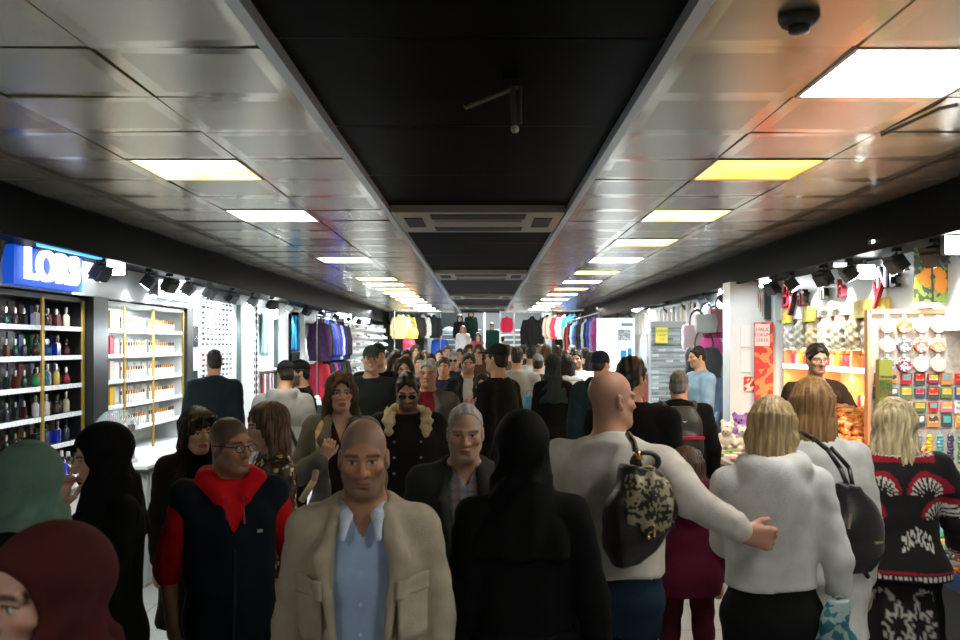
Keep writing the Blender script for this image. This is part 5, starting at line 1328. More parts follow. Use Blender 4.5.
for j, (x, y, c, nme, s_, dz) in enumerate(((2.62, 9.2, (.30, .16, .50), 'purple', 1.2, 0), (2.42, 8.95, (.72, .70, .68), 'white', 1., 0), (2.68, 8.8, (.62, .45, .16), 'golden', 1., 0), (2.50, 8.65, (.70, .66, .60), 'cream', .9, 0), (2.76, 9.05, (.32, .34, .12), 'olive', 1.1, 0), (2.30, 9.25, (.05, .06, .06), 'black', 1., 0), (2.36, 8.75, (.55, .5, .46), 'beige', .85, 0), (2.55, 8.95, (.36, .24, .52), 'lavender', .9, 0), (2.75, 8.55, (.5, .3, .1), 'ginger', .8, 0))):
    o = first_or_copy(ST, 'toy', mk_toy, (x, y, .88 + dz), '%s soft toy sitting on the toy table' % nme, 'soft toys on the table', 'soft toy', random.uniform(-.7, -.1)); o.scale = (s_,) * 3
    for ch in o.children:
        if ch.name.startswith('plush'): setmat(ch, cloth(c))
for j in range(22):
    k = (j * 3) % 7; o = first_or_copy(ST, 'gpk', lambda: MB().box((-.055, -.075, 0), (.055, .075, .03)).build('toy_pack', plain((.3, .5, .2), .3)), (2.22 + (j % 5) * .125, 7.72 + (j // 5) * .185, .88), '%s boxed pack lying on the toy table, %s row back, %s across' % (('green', 'pink', 'white', 'lime', 'tan', 'red', 'silver')[k], nth(j // 5), nth(j % 5)), 'packs on the toy table', 'packet', random.uniform(-.3, .3)); setmat(o, plain(((.10, .36, .05), (.62, .26, .32), (.72, .72, .74), (.26, .45, .06), (.45, .34, .22), (.5, .06, .08), (.5, .52, .55))[k], .3))

# ================================================================== FAR END
dk = plain((.012, .013, .013), .6)
step = MB()
for i in range(14): step.box((-1.75, 27.3 + i * .32, 0), (2.1, 27.3 + (i + 1) * .32 + (.0 if i < 13 else 1.5), .175 * (i + 1)))
struct(step.build('floor', plain((.16, .17, .17), .5)))
ns = MB()
for i in range(14): ns.box((.35, 27.292 + i * .32, .175 * (i + 1) - .05), (2.1, 27.31 + i * .32, .175 * (i + 1) + .004)).box((-1.75, 27.292 + i * .32, .175 * (i + 1) - .03), (-.1, 27.31 + i * .32, .175 * (i + 1) + .004))
struct(ns.build('trim_18', plain((.72, .76, .76), .5)))
struct(MB().box((-4.1, 33.4, 0), (3.9, 33.6, 6)).build('wall_end', plain((.10, .11, .11), .6)))
struct(MB().box((-1.85, 27.9, 0), (-1.75, 33.4, 6)).build('wall_stair_left', plain((.07, .08, .08), .6)))
struct(MB().box((2.1, 27.9, 0), (2.2, 33.4, 6)).build('wall_stair_right', plain((.14, .15, .15), .6)))
struct(MB().box((-4.1, YE, CH), (3.9, YE + .1, 6)).build('wall_above_stairs', dk))
struct(MB().box((-4.1, 28.6, 0), (-1.85, 28.7, 3.2)).build('wall_far_left', plain((.05, .055, .05), .6))); struct(MB().box((2.2, 28.0, 0), (3.9, 28.1, 3.2)).build('wall_far_right', dk))
rl = thing('stair_handrail', 'white painted handrail rising up the far stairs', 'handrail', (0, 27.3, 0)); wr_ = plain((.80, .83, .83), .4)
MB().tube([(.02, 0, 1.9 + .05), (.02, 2.6, 3.35)], .03, 8).tube([(.0, 0, 1.45), (.0, 2.6, 2.9)], .022, 8).build('rail', wr_, rl)
for i in range(5): MB().cyl((.02, i * .64, .175 * (2 * i + 1)), (.02, i * .64, 1.95 + .36 * i), .02, n=8).build('post', wr_, rl)
fr_ = thing('white_display_stand', 'white framed stand holding a red dress by the far stairs', 'display stand', (.75, 27.2, 0)); fb = MB()
for xx in (-.26, .16): fb.cyl((xx, 0, 0), (xx, 0, 2.95), .025, n=8)
fb.cyl((-.26, 0, 2.28), (.16, 0, 2.28), .025, n=8).cyl((-.26, 0, 2.90), (.16, 0, 2.90), .02, n=8).build('frame', wr_, fr_)
jacket(.69, 27.1, 2.72, (.50, .02, .06), 'red dress hanging in the white framed stand', -PI / 2, .62)
jacket(1.42, 26.6, 2.66, (.004, .0045, .0045), 'large black coat hanging in front of the bright far steps', -PI / 2, 1.15)
for j, (px, c, nme) in enumerate(((547, (.03, .028, .02), 'dark brown'), (551, (.45, .38, .28), 'cream'), (555, (.50, .40, .28), 'beige'), (559, (.55, .03, .06), 'red'), (564, (.60, .5, .42), 'pale'), (570, (.03, .16, .60), 'bright blue'), (574, (.03, .20, .55), 'azure'), (580, (.02, .025, .03), 'black'), (586, (.015, .02, .03), 'ink black'))):
    x, y, z = W(px, 317, 26.8 - .19 * j); jacket(x, y, z, c, '%s garment hanging at the far end, right of the stairs' % nme, -PI / 2 + .2, .9)
for j, (px, c, nme) in enumerate(((399, (.60, .48, .2), 'straw'), (403, (.70, .68, .6), 'ivory'), (408, (.45, .34, .05), 'mustard'), (413, (.02, .02, .02), 'black'), (418, (.025, .018, .015), 'dark brown'), (423, (.50, .5, .46), 'off-white'), (429, (.015, .02, .02), 'jet black'), (434, (.02, .025, .025), 'charcoal'))):
    x, y, z = W(px, 317, 26.7 + .17 * j); jacket(x, y, z, c, '%s garment hanging at the far end, left of the stairs' % nme, -PI / 2 - .2, .9)
for j, (px, py, c, nme) in enumerate(((409, 338, (.55, .02, .06), 'red'), (410, 344, (.02, .14, .45), 'blue'), (412, 327, (.72, .42, .06), 'orange'))):
    x, y, z = W(px, py, 26.7); o = first_or_copy(ST, 'hbg', mk_handbag, (x, y, z), '%s bag hanging among the far left garments' % nme, 'hanging handbags', 'handbag')
    for ch in o.children:
        if ch.name.startswith('bag'): setmat(ch, plain(c, .5))
t = thing('clothes_rail', 'clothes rail of pale and dark garments left of the far stairs', 'clothes rail', (-2.65, 26.85, 0)); MB().tube([(0, -.2, 2.89), (1.3, 1.1, 2.89)], .014, 8).build('rail', railm, t)
for xx, yy in ((0, -.2), (1.3, 1.1)): MB().cyl((xx, yy, 0), (xx, yy, 2.89), .014, n=8).build('upright', railm, t)
t = thing('clothes_rail', 'clothes rail of bright garments right of the far stairs', 'clothes rail', (1.8, 26.85, 0)); MB().tube([(0, 0, 2.88), (1.3, -1.7, 2.88)], .014, 8).build('rail', railm, t)
for xx, yy in ((0, 0), (1.3, -1.7)): MB().cyl((xx, yy, 0), (xx, yy, 2.88), .014, n=8).build('upright', railm, t)
x, y, z = W(449, 334, 31.5)
t = thing('stair_mural', 'grey domed picture panel on the stair side wall', 'picture', (x, y, z - .1)); MB().box((-.35, 0, -.05), (.30, .05, .9)).build('panel', plain((.03, .035, .035), .5), t); MB().lathe([(.30, 0), (.28, .18), (.16, .32), (.02, .36)], c=(0, -.0, 0), n=20, sy=.3).build('dome', plain((.22, .26, .27), .5), t, True)
# ================================================================== THE CROWD
SK1, SK2, SK3, SK4 = (.52, .28, .165), (.58, .34, .21), (.42, .22, .13), (.60, .38, .26)
BK, DBR, BRN, BLD, GRY = (.012, .009, .007), (.030, .016, .008), (.085, .045, .020), (.36, .25, .12), (.26, .26, .26)
black = (.004, .004, .0045)
def T(name, m, **k): return dict(dict(name=name, m=m), **k)
def tr(m=(.006, .0065, .008), **k): return dict(m=m, **k)
# ---- nearest row
# beige jacket man
def collar_flaps(P, root, wp, m, spread=.05, drop=.045):
    z = P.nb[2]
    for s in (1, -1):
        S = SDF(axis(s * .05 - .06, s * .05 + .06, .005), axis(-.16, .06, .005), axis(z - .1, z + .08, .005))
        S.chain([(s * .060, .01, z + .034), (s * .044, -.078, z + .012), (s * spread, -.118, z - drop)], [.013, .017, .009], .012)
        V, Q = S.mesh(); mobj('shirt_collar', wp(V), Q, m, root, True)
def x1(P, root, wp):
    collar_flaps(P, root, wp, cloth((.56, .66, .80)))
    V = P.gv['shirt']; J = P.gv['jacket']; H = P.H; b = MB()
    for i in range(5):
        z = P.nb[2] - .14 - i * .085; y = surfy(V, 0, z); b.cyl((0, y + .002, z), (0, y - .005, z), .0055, n=8)
    mobj('shirt_button', wp(b.v), b.f, plain((.55, .62, .72), .4), root)
    for s in (1, -1):
        x0, x1_ = sorted((s * .105, s * .185))
        mobj('chest_pocket', wp((q := patch(J, x0, x1_, .635 * H, .735 * H, .002))[0]), q[1], cloth((.42, .37, .28)), root, True)
        mobj('pocket_flap', wp((q := patch(J, x0 - .004, x1_ + .004, .715 * H, .745 * H, .008))[0]), q[1], cloth((.42, .37, .28)), root, True)
    b = MB()
    for z in (.47, .55, .63): y = surfy(J, -.125, z * H); b.cyl((-.125, y + .004, z * H), (-.125, y - .005, z * H), .010, n=10)
    mobj('jacket_button', wp(b.v), b.f, plain((.08, .035, .025), .4), root)
    b = MB().ring((0, -.008, .600 * H), .146, .014, 32, 'z', 1.02, .80); mobj('belt', wp(b.v), b.f, plain((.015, .012, .010), .4), root, True)
person(364, 419, 2.62, 3, 'man in an open beige jacket over a pale blue shirt, walking towards the view', dict(skin=(.47, .235, .135), belly=.010, wd=.92, hs=.93, jaw=.94, hair_col=(.16, .14, .12), scalp=((.20, .155, .115), 0, .6), beard=((.09, .075, .065), .65), brow=(.05, .04, .035), browth=.0050, pitch=4, yaw=2, nose=1.08, fw=.92, hands=(), step=.18,
    armL=dict(e=(.055, .04, -.275), w=(-.005, -.07, -.24)), armR=dict(e=(-.06, .03, -.275), w=(-.015, -.03, -.245))),
    [T('shirt', (.34, .47, .68), e=.010, hem=.50, collar='shirt', v=.05, vw=.5, sleeve=1.5), T('jacket', (.42, .37, .28), e=.024, se=.018, hem=.40, open=(.105, .072, .74), collar='lapel', flare=.02, wr=.005, wf=20)], tr((.06, .07, .07)), 0, extra=x1)
# maroon headscarf, bottom left corner
person(54, 531, 1.55, -37, 'woman in a dark maroon headscarf, her face cut by the lower left corner', dict(skin=(.55, .33, .25), fem=True, hair='hijab', hair_col=(.060, .012, .010), drape=.16, wd=1.05, lips=(.42, .16, .15), pitch=0, iris=(.06, .10, .09), hopen=1.5, hdeep=1.3, brow=(.05, .03, .02), roll=-3), [T('coat', (.012, .008, .008), e=.02, hem=.3, collar='crew')], tr(), 0)
# sage green headscarf
def x3(P, root, wp):
    b = MB().ball((.03, -.13, P.nb[2] - .16), .008, 8, 5).ball((.032, -.133, P.nb[2] - .18), .007, 8, 5).ball((.031, -.135, P.nb[2] - .20), .008, 8, 5)
    mobj('brooch', wp(b.v), b.f, plain((.7, .72, .7), .2, .8), root, True)
person(30, 446, 2.62, -112, 'woman in a sage green headscarf and black coat at the left edge, facing left', dict(skin=SK2, fem=True, hair='hijab', hair_col=(.115, .20, .155), drape=.05, pitch=6, lips=(.4, .15, .13)), [T('coat', black, e=.022, hem=.12, collar='crew', flare=.05)], tr(), 0, extra=x3)
# black headscarf with hand at her mouth
person(108, 426, 3.35, -54, 'woman in a black headscarf holding a hand to her mouth, facing the perfume shelves', dict(skin=(.62, .37, .25), fem=True, hair='hijab', hair_col=(.004, .0035, .004), drape=.14, hdeep=1.15, hopen=1.1, pitch=10, hands=(-1, 1), lips=(.5, .2, .16),
    armR=dict(e=(.0, -.16, -.20), w=(.115, -.02, .215), d=(.25, .12, .95), t=(.5, .6, -.2), n=(.1, 1., -.1), curl=.7), armL=dict(e=(.03, -.06, -.265), w=(-.14, -.16, .06), d=(-.9, -.3, .3), t=(0, -.3, 1), curl=.6)),
    [T('abaya_top', black, e=.022, hem=.48, collar='crew')], tr(black, kind='skirt', flare=.06), 0)
# woman with sunglasses pushed up
person(197, 410, 4.75, 22, 'dark-haired woman with sunglasses pushed up on her hair, black coat and pale collar', dict(skin=(.60, .34, .21), fem=True, hair='bob', hlen=.12, hw=.95, hth=.020, hair_col=(.020, .011, .007), bangs=True, lips=(.40, .10, .08), yaw=18, wave=.2, pitch=4, brow=BK),
    [T('shirt', (.58, .50, .40), e=.014, hem=.52, v=.10, vw=.5, neck=.07), T('scarf', black, e=.022, hem=.74, sleeve=0, collar='high'), T('coat', (.013, .011, .010), e=.026, hem=.28, open=(.05, .06, .77), collar='lapel', flare=.03)], tr(), 0, extra=lambda P, r, wp: glasses(P, r, wp, True, .082))
# red hoodie, navy gilet
def x6(P, root, wp):
    glasses(P, root, wp)
    b = MB().tube([(.03, -.15, P.nb[2] - .02), (.034, -.168, P.nb[2] - .12)], .004, 6).tube([(-.03, -.15, P.nb[2] - .02), (-.03, -.168, P.nb[2] - .10)], .004, 6); mobj('hood_cord', wp(b.v), b.f, plain((.25, .01, .01), .5), root)
    y = surfy(P.gv['gilet'], .095, .735 * P.H); b = MB().box((.085, y - .003, .735 * P.H), (.105, y + .006, .742 * P.H)); mobj('chest_logo', wp(b.v), b.f, plain((.4, .4, .42), .4), root)
    q = patch(P.gv['gilet'], -.004, .004, .46 * P.H, .70 * P.H, .003, 12); mobj('zip', wp(q[0]), q[1], plain((.03, .03, .035), .3, .5), root)
person(230, 417, 3.5, 22, 'man in glasses with a red hoodie under a dark padded gilet, looking right', dict(skin=(.40, .215, .135), wd=.94, hs=.92, dp=1.03, belly=.03, yaw=32, pitch=2, scalp=((.035, .025, .018), 0, .8), hair_col=(.02, .015, .012), beard=((.06, .045, .038), .45), hands=(-1, 1), jaw=1.12, fw=1.08,
    armR=dict(e=(-.075, .02, -.265), w=(.02, -.05, -.225), d=(.08, -.1, -1), t=(.2, -1, 0)), armL=dict(e=(.095, .05, -.26), w=(-.02, -.06, -.23))),
    [T('hoodie', (.50, .006, .010), e=.016, se=.020, hem=.47, collar='hood', sleeve=1.12, wr=.005, neck=.066), T('gilet', (.005, .0075, .012), e=.030, hem=.44, sleeve=.04, v=.18, vw=.36, wr=.006, neck=.088)], tr((.008, .009, .011)), 0, extra=x6)
# long brown hair, sequinned top
def seqc(V, P):
    rs = np.random.RandomState(3); h = np.modf(np.abs(np.sin(np.floor(V[:, 0] / .016) * 12.9 + np.floor(V[:, 2] / .016) * 78.2 + np.floor(V[:, 1] / .016) * 37.7) * 43758.5))[0]
    C = np.tile((.040, .020, .010), (len(V), 1)); C[h > .90] = (.80, .62, .30); C[(h > .62) & (h < .74)] = (.12, .06, .02); return C
person(270, 404, 4.45, -62, 'woman with long brown hair in a brown top glinting with sequins, facing left', dict(skin=(.60, .36, .25), fem=True, hair='long', hlen=.36, hair_col=(.085, .048, .024), hw=1.05, wave=.35, lips=(.45, .12, .12), pitch=3, armR=dict(e=(-.02, -.10, -.25), w=(.08, -.17, .02))),
    [T('sequin_top', vcol_mat('sequin', .25, .6), e=.02, hem=.46, collar='crew', col=seqc, vs=.0085)], tr((.02, .018, .018)), 0)
# grey coat woman with curls
def x8(P, root, wp):
    a = P.sh[-1]; b = MB(); n = 10
    pts = [(-.10, -.02, a[2] + .055), (-.125, -.10, a[2] + .0), (-.115, -.165, a[2] - .12), (-.145, -.175, a[2] - .28), (-.22, -.14, a[2] - .40)]
    for p, q in zip(pts[:-1], pts[1:]): b.cyl(p, q, .020, .020, 8)
    mobj('cream_strap', wp(b.v), b.f, cloth((.62, .52, .36)), root, True)
person(341, 374, 5.40, 6, 'woman with long wavy brown hair in a grey wool coat, holding a cream strap', dict(skin=(.60, .37, .26), fem=True, hair='long', hlen=.31, hair_col=(.070, .040, .020), hw=1.32, wave=.85, hth=.020, lips=(.48, .12, .09), yaw=8, hands=(-1,), brow=(.03, .018, .01),
    armR=dict(e=(-.09, -.02, -.27), w=(.16, -.19, .12), d=(.35, -.3, .85), t=(.9, .1, -.2), n=(.2, .8, .2), curl=.9)),
    [T('sweater', (.030, .016, .012), e=.014, hem=.48, v=.12, vw=.34), T('coat', (.155, .150, .135), e=.036, se=.034, hem=.26, open=(.07, .062, .72), collar='lapel', flare=.05, wr=.008, wf=15)], tr(), 0, extra=x8)
# shearling collar man in sunglasses
def x9(P, root, wp):
    glasses(P, root, wp, True)
    S = SDF(axis(-.24, .24, .009), axis(-.22, .2, .009), axis(P.nb[2] - .2, P.nb[2] + .12, .009)); z = P.nb[2]
    S.chain([(-.115, -.125, z - .085), (-.120, -.095, z - .02), (-.112, -.02, z + .03), (-.085, .06, z + .045), (0, .09, z + .05), (.085, .06, z + .045), (.112, -.02, z + .03), (.120, -.095, z - .02), (.115, -.125, z - .085)], [.026, .038, .036, .034, .034, .034, .036, .038, .026], .02); S.wrinkle(.007, 120, 2)
    V, Q = largest(*S.mesh()); mobj('shearling_collar', wp(V), Q, cloth((.52, .45, .30), .95), root, True)
    b = MB()
    for s in (1, -1):
        for i in range(3): b.cyl((s * .085, -.165, z - .14 - i * .1), (s * .085, -.178, z - .14 - i * .1), .008, n=8)
    mobj('press_stud', wp(b.v), b.f, plain((.5, .5, .5), .3, .8), root)
person(408, 374, 5.85, 4, 'man in sunglasses and a black jacket with a cream shearling collar, looking down', dict(skin=(.44, .25, .16), hair='short', hair_col=BK, hth=.016, beard=((.018, .013, .011), .95), yaw=-2, pitch=17, wd=1.02, headf=.02, lips=(.35, .14, .11)),
    [T('jacket', (.011, .010, .009), e=.034, se=.03, hem=.42, collar='crew', wr=.006)], tr(), 0, extra=x9)
# grey-haired old man
def plaid(V, P):
    C = np.tile((.17, .18, .21), (len(V), 1)); a = (np.modf(np.abs(V[:, 0] + .3) / .034)[0] < .3); b = (np.modf(V[:, 2] / .034)[0] < .3); C[a] *= .62; C[b] *= .72; C[(np.modf(np.abs(V[:, 0] + .31) / .068)[0] < .12)] = (.22, .10, .09); return C
def x10(P, root, wp):
    b = MB()
    for i in range(5): b.cyl((0, -.150 - .006 * i, P.nb[2] - .09 - i * .08), (0, -.16 - .006 * i, P.nb[2] - .09 - i * .08), .007, n=8)
    mobj('shirt_button', wp(b.v), b.f, plain((.03, .03, .035), .4), root)
person(464, 403, 3.62, 4, 'elderly grey-haired man in a dark grey jacket over a checked shirt, stooping forward', dict(skin=(.47, .27, .175), hair='short', hth=.005, line=-.003, hair_col=(.38, .37, .35), scalp=((.40, .36, .32), .075, .8), brow=(.16, .14, .12), beard=((.30, .27, .25), .28), yaw=-3, pitch=5, nose=1.15, fw=1.0, headf=.05, wd=.96, hs=.92),
    [T('shirt', vcol_mat('plaid', .8, .3), e=.012, hem=.47, collar='shirt', v=.05, vw=.5, col=plaid, vs=.0085), T('jacket', (.034, .036, .034), e=.03, se=.024, hem=.44, open=(.055, .058, .74), collar='lapel', wr=.006)], tr((.03, .032, .035)), 0, extra=x10, shear=(0, .05))
# woman in black, back to the view, centre
def x11(P, root, wp):
    b = MB().ring((P.wr[-1][0], P.wr[-1][1], P.wr[-1][2]), .034, .007, 16, 'z'); mobj('bracelet', wp(b.v), b.f, plain((.65, .50, .25), .25, .9), root, True)
person(522, 414, 2.88, 180, 'woman in black headscarf and gown seen from behind, in the middle of the aisle', dict(skin=SK2, fem=True, hair='hijab', hair_col=(.003, .003, .0035), drape=.16, wd=.96, hs=1.02, armR=dict(e=(-.075, .01, -.26), w=(-.03, -.03, -.23))),
    [T('gown_top', (.0035, .004, .0045), e=.024, se=.024, hem=.44, collar='crew', flare=.03)], tr((.0035, .004, .0045), kind='skirt', flare=.10, e=.045), 0, extra=x11)
# bald man in the white sweater, arm stretched out to the woman
person(611, 371, 3.45, 158, 'bald man in a white sweater and jeans, seen from behind, reaching his arm out', dict(skin=(.50, .255, .165), wd=1.10, dp=1.08, belly=.02, yaw=-40, scalp=((.36, .22, .16), .07, .5), beard=((.2, .12, .09), .25), hands=(-1, 1), fw=1.03, jaw=1.08, nose=.8,
    armR=dict(e=(-.134, .205, -.085), w=(-.172, -.060, -.12), d=(-.89, -.47, -.25), t=(0, 0, 1), n=(.37, -.93, 0), curl=.95), armL=dict(e=(.06, -.03, -.29), w=(0, -.10, -.22))),
    [T('sweater', (.60, .57, .52), e=.022, se=.020, hem=.575, collar='crew', wr=.006, wf=17)], tr((.012, .030, .055), waist=.61), 0)
# sand blond woman in the white hooded top
person(772, 398, 3.40, 172, 'woman with straight blond bob in a white hooded top and black trousers, back turned', dict(skin=(.52, .28, .19), fem=True, hair='bob', hlen=.20, hair_col=(.40, .29, .15), hw=.86, hth=.009, wave=.12, yaw=-22, hs=.92, wd=1.02, dp=1.1, hands=(-1, 1), pitch=6,
    armR=dict(e=(-.065, .03, -.27), w=(-.02, -.04, -.235), d=(-.05, -.1, -1)), armL=dict(e=(.0, -.13, -.24), w=(-.08, -.18, .02))),
    [T('hooded_top', (.62, .63, .63), e=.03, se=.026, hem=.585, collar='hood', wr=.007, wf=17, sleeve=1.85, flare=.0)], tr((.009, .009, .010), e=.02, waist=.61), 0)
# caramel blond woman, cross strap
def x14(P, root, wp):
    b = MB(); pts = [(.115, -.02, .83 * P.H + .035), (.09, .10, .80 * P.H + .02), (.0, .165, .70 * P.H), (-.10, .170, .60 * P.H), (-.20, .11, .52 * P.H)]
    for p, q in zip(pts[:-1], pts[1:]): b.cyl(p, q, .010, .010, 8)
    mobj('bag_strap', wp(b.v), b.f, plain((.012, .012, .013), .4), root, True)
person(813, 381, 3.98, 176, 'woman with shoulder-length golden brown hair and a black strap across her white top', dict(skin=(.52, .29, .2), fem=True, hair='bob', hlen=.23, hair_col=(.30, .17, .07), hw=1.08, hth=.020, wave=.3, yaw=-8, wd=1.08),
    [T('top', (.58, .60, .59), e=.024, se=.024, hem=.36, collar='crew', wr=.006, flare=.03)], tr((.5, .5, .5)), 0, extra=x14)
# platinum blond woman in patterned black dress
def emb(V, P):
    x, y, z = V[:, 0], V[:, 1], V[:, 2]; H = P.H
    C = np.tile((.011, .010, .010), (len(V), 1)); back = y > -.02
    ang = np.arctan2(x, np.maximum(y, .01)); u = ang * .16
    def arc(cx, cz, r, lo, hi, teeth, inw):
        dx, dz = u - cx, z - cz; rr_ = np.hypot(dx, dz * .8); a = np.arctan2(dz, dx)
        sel = back & (a > lo) & (a < hi)
        C[sel & (np.abs(rr_ - r) < .010)] = (.30, .01, .03)
        t = np.abs(np.modf(np.abs(a) * teeth)[0] - .5) * 2
        d = (r - .010 - rr_) if inw else (rr_ - r - .010)
        C[sel & (d > 0) & (d < .050) & (t > .25 + d * 14)] = (.66, .65, .60)
    for s in (1, -1):
        arc(s * .105, .735 * H, .085, .15, 3.0, 3.4, True); arc(s * .17, .66 * H, .085, .3, 2.9, 3.4, True)
    for i in range(7):
        ax_, az = -.075 + .025 * i + .0, .625 * H
        e = ((u + .06 - (i - 3) * .020 * 1.1) / .009) ** 2 + ((z - az + .014 * abs(i - 3)) / .038) ** 2
        C[back & (e < 1.2) & (e > .35)] = (.66, .65, .60)
    for zz, w_ in ((.505 * H, .010),): C[(np.abs(z - zz - .02 * x) < w_) & (np.modf((ang + 4) * 9)[0] < .55)] = (.66, .62, .55)
    C[(np.abs(z - .519 * H - .02 * x) < .006)] = (.30, .01, .03)
    nk = np.abs(x) < .15; C[(z > .832 * H) & nk] = (.28, .01, .025); C[(z > .850 * H) & nk & (np.modf(ang * 14 + 60)[0] < .5)] = (.6, .58, .52)
    m = None
    dw = np.minimum(np.linalg.norm(V - P.wr[1], axis=1), np.linalg.norm(V - P.wr[-1], axis=1)); C[(dw < .095) & (np.modf((x + y) * 45 + 50)[0] < .5)] = (.6, .58, .5)
    return C
def emb2(V, P):
    x, y, z = V[:, 0], V[:, 1], V[:, 2]; H = P.H; C = np.tile((.011, .010, .010), (len(V), 1)); u = np.arctan2(x, np.maximum(y, .01)) * .17
    for s in (1, -1):
        dx, dz = u - s * .05 + .02, z - .36 * H; a = np.arctan2(dz, dx); r = np.hypot(dx * 1.2, dz * .75)
        C[(y > 0) & (np.abs(r - .06 - .018 * np.sin(a * 9)) < .011)] = (.50, .49, .46)
        C[(y > 0) & (np.abs(np.hypot(u - s * .11, z - .43 * H) - .05) < .010) & (z > .43 * H) & (np.modf(np.abs(u) * 60)[0] < .6)] = (.42, .40, .38)
    return C
person(896, 404, 4.36, 170, 'platinum blond woman in a black dress with white and red embroidery, at the right stall', dict(skin=(.58, .34, .25), fem=True, hair='long', hlen=.25, hair_col=(.56, .47, .28), hw=1.28, hth=.030, wave=.6, yaw=-25, pitch=8, wd=1.16, dp=1.1, hands=(-1,),
    armR=dict(e=(-.12, -.05, -.25), w=(-.06, -.14, -.17), d=(-.3, -.8, -.4), t=(.7, -.3, .2), curl=.7), armL=dict(e=(.09, -.05, -.26), w=(-.05, -.18, -.06))),
    [T('embroidered_tunic', vcol_mat('embroid', .85, .3, .3), e=.034, se=.045, hem=.49, collar=None, neck=.08, flare=.03, col=emb, vs=.0078, wr=.004, sleeve=1.8)], dict(m=vcol_mat('embroid', .85, .3, .3), kind='skirt', flare=.05, e=.03, col=emb2), 0)
# child in burgundy
person(687, 449, 4.75, 178, 'child with brown hair in a burgundy coat and trousers, back turned', dict(skin=(.55, .32, .22), fem=True, hs=.92, hair='bob', hlen=.10, hair_col=(.060, .030, .015), hth=.016, wave=.1, yaw=-30, wd=.98, stand=.11),
    [T('coat', (.085, .008, .026), e=.032, se=.026, hem=.44, collar='hood', flare=.03, wr=.006)], tr((.075, .010, .022), e=.014), 0, shoes=(.05, .01, .02))
# shopkeeper
person(816, 344, 7.05, 8, 'bearded shopkeeper in glasses and a dark brown jacket behind the candy counter', dict(skin=(.58, .36, .26), hair='short', hair_col=BK, hth=.020, beard=((.05, .033, .026), .5), yaw=-6, pitch=6, hands=(1,), wd=.94,
    armL=dict(e=(.13, -.08, -.25), w=(-.05, -.16, -.17), d=(-.4, -.5, -.8)), armR=dict(e=(-.06, .0, -.28), w=(.05, -.12, -.2))),
    [T('t_shirt', (.40, .40, .40), e=.012, hem=.5, collar='crew', sleeve=.8), T('jacket', (.042, .026, .018), e=.03, se=.026, hem=.46, open=(.10, .075, .76), collar='lapel', wr=.006)], tr(), 0, extra=lambda P, r, wp: glasses(P, r, wp), H=1.90)
# backpack man
person(679, 371, 7.0, 176, 'grey-haired man in a black jacket wearing a black backpack with a red stripe', dict(skin=SK1, hair='short', hair_col=(.11, .105, .10), hth=.008, yaw=-10, hands=(-1,), wd=1.08, armR=dict(e=(-.07, -.01, -.27), w=(-.01, -.06, -.235))), [T('jacket', black, e=.034, se=.03, hem=.43, collar='stand', wr=.006)], tr(), 1)
# dark-haired man behind the bald one
person(632, 359, 5.1, 168, 'dark-haired man in a black coat just beyond the bald man', dict(skin=SK1, hair='short', hair_col=BK, hth=.020, yaw=-30, wd=1.0), [T('coat', black, e=.036, hem=.3, collar='stand')], tr(), 1)
# shop assistant in pale blue shirt
person(699, 346, 10.0, -78, 'shop assistant in a pale blue short-sleeved shirt standing among the bags', dict(skin=SK2, hair='short', hair_col=BK, hth=.012, pitch=8, beard=((.1, .07, .06), .4), hands=(1,), armL=dict(e=(.05, -.03, -.29), w=(0, -.14, -.22))), [T('shirt', (.24, .38, .52), e=.022, se=.03, hem=.46, collar='shirt', sleeve=.95)], tr((.15, .22, .32)), 1, H=1.88)
# dark suit man at the sunglasses
person(214, 350, 8.6, 184, 'dark-haired man in a navy jacket facing the sunglasses board', dict(skin=SK1, hair='short', hair_col=(.02, .018, .016), hth=.010, wd=.98, yaw=20), [T('jacket', (.010, .016, .020), e=.03, hem=.42, collar='stand')], tr(), 1)
# grey hooded man with cross strap
def x22(P, root, wp):
    b = MB(); pts = [(.02, -.02, .86 * P.H + .01), (.0, .115, .83 * P.H), (-.07, .175, .72 * P.H), (-.15, .15, .60 * P.H)]
    for p, q in zip(pts[:-1], pts[1:]): b.cyl(p, q, .016, .016, 8)
    mobj('bag_strap', wp(b.v), b.f, plain((.012, .012, .013), .5), root, True)
person(284, 362, 7.6, 178, 'man in a pale grey hooded sweater with a black strap across his back', dict(skin=SK2, hair='cap', hair_col=(.02, .018, .02), yaw=25, pitch=14, wd=1.04, headf=.03), [T('hooded_sweater', (.36, .36, .34), e=.028, se=.024, hem=.46, collar='hood', wr=.006)], tr(), 1, extra=x22)
person(300, 361, 8.3, -70, 'bearded man in a black cap and black coat facing the left shops', dict(skin=SK2, hair='cap', hair_col=(.013, .013, .015), beard=((.02, .015, .012), .9), wd=1.05), [T('coat', black, e=.03, hem=.4, collar='stand')], tr(), 1)
# youth in dark green cap
person(371, 347, 8.2, 4, 'young man in a dark green cap and black sweater, facing the view', dict(skin=(.58, .37, .28), hair='cap', hair_col=(.030, .042, .034), yaw=6, wd=.92), [T('sweater', (.013, .017, .015), e=.026, hem=.46, collar='crew')], tr(), 1)
person(378, 344, 9.3, 10, 'person in a second dark cap behind the young man in the green cap', dict(skin=SK2, hair='cap', hair_col=(.02, .03, .026)), [T('coat', black, e=.026, hem=.46, collar='crew')], tr(), 2)
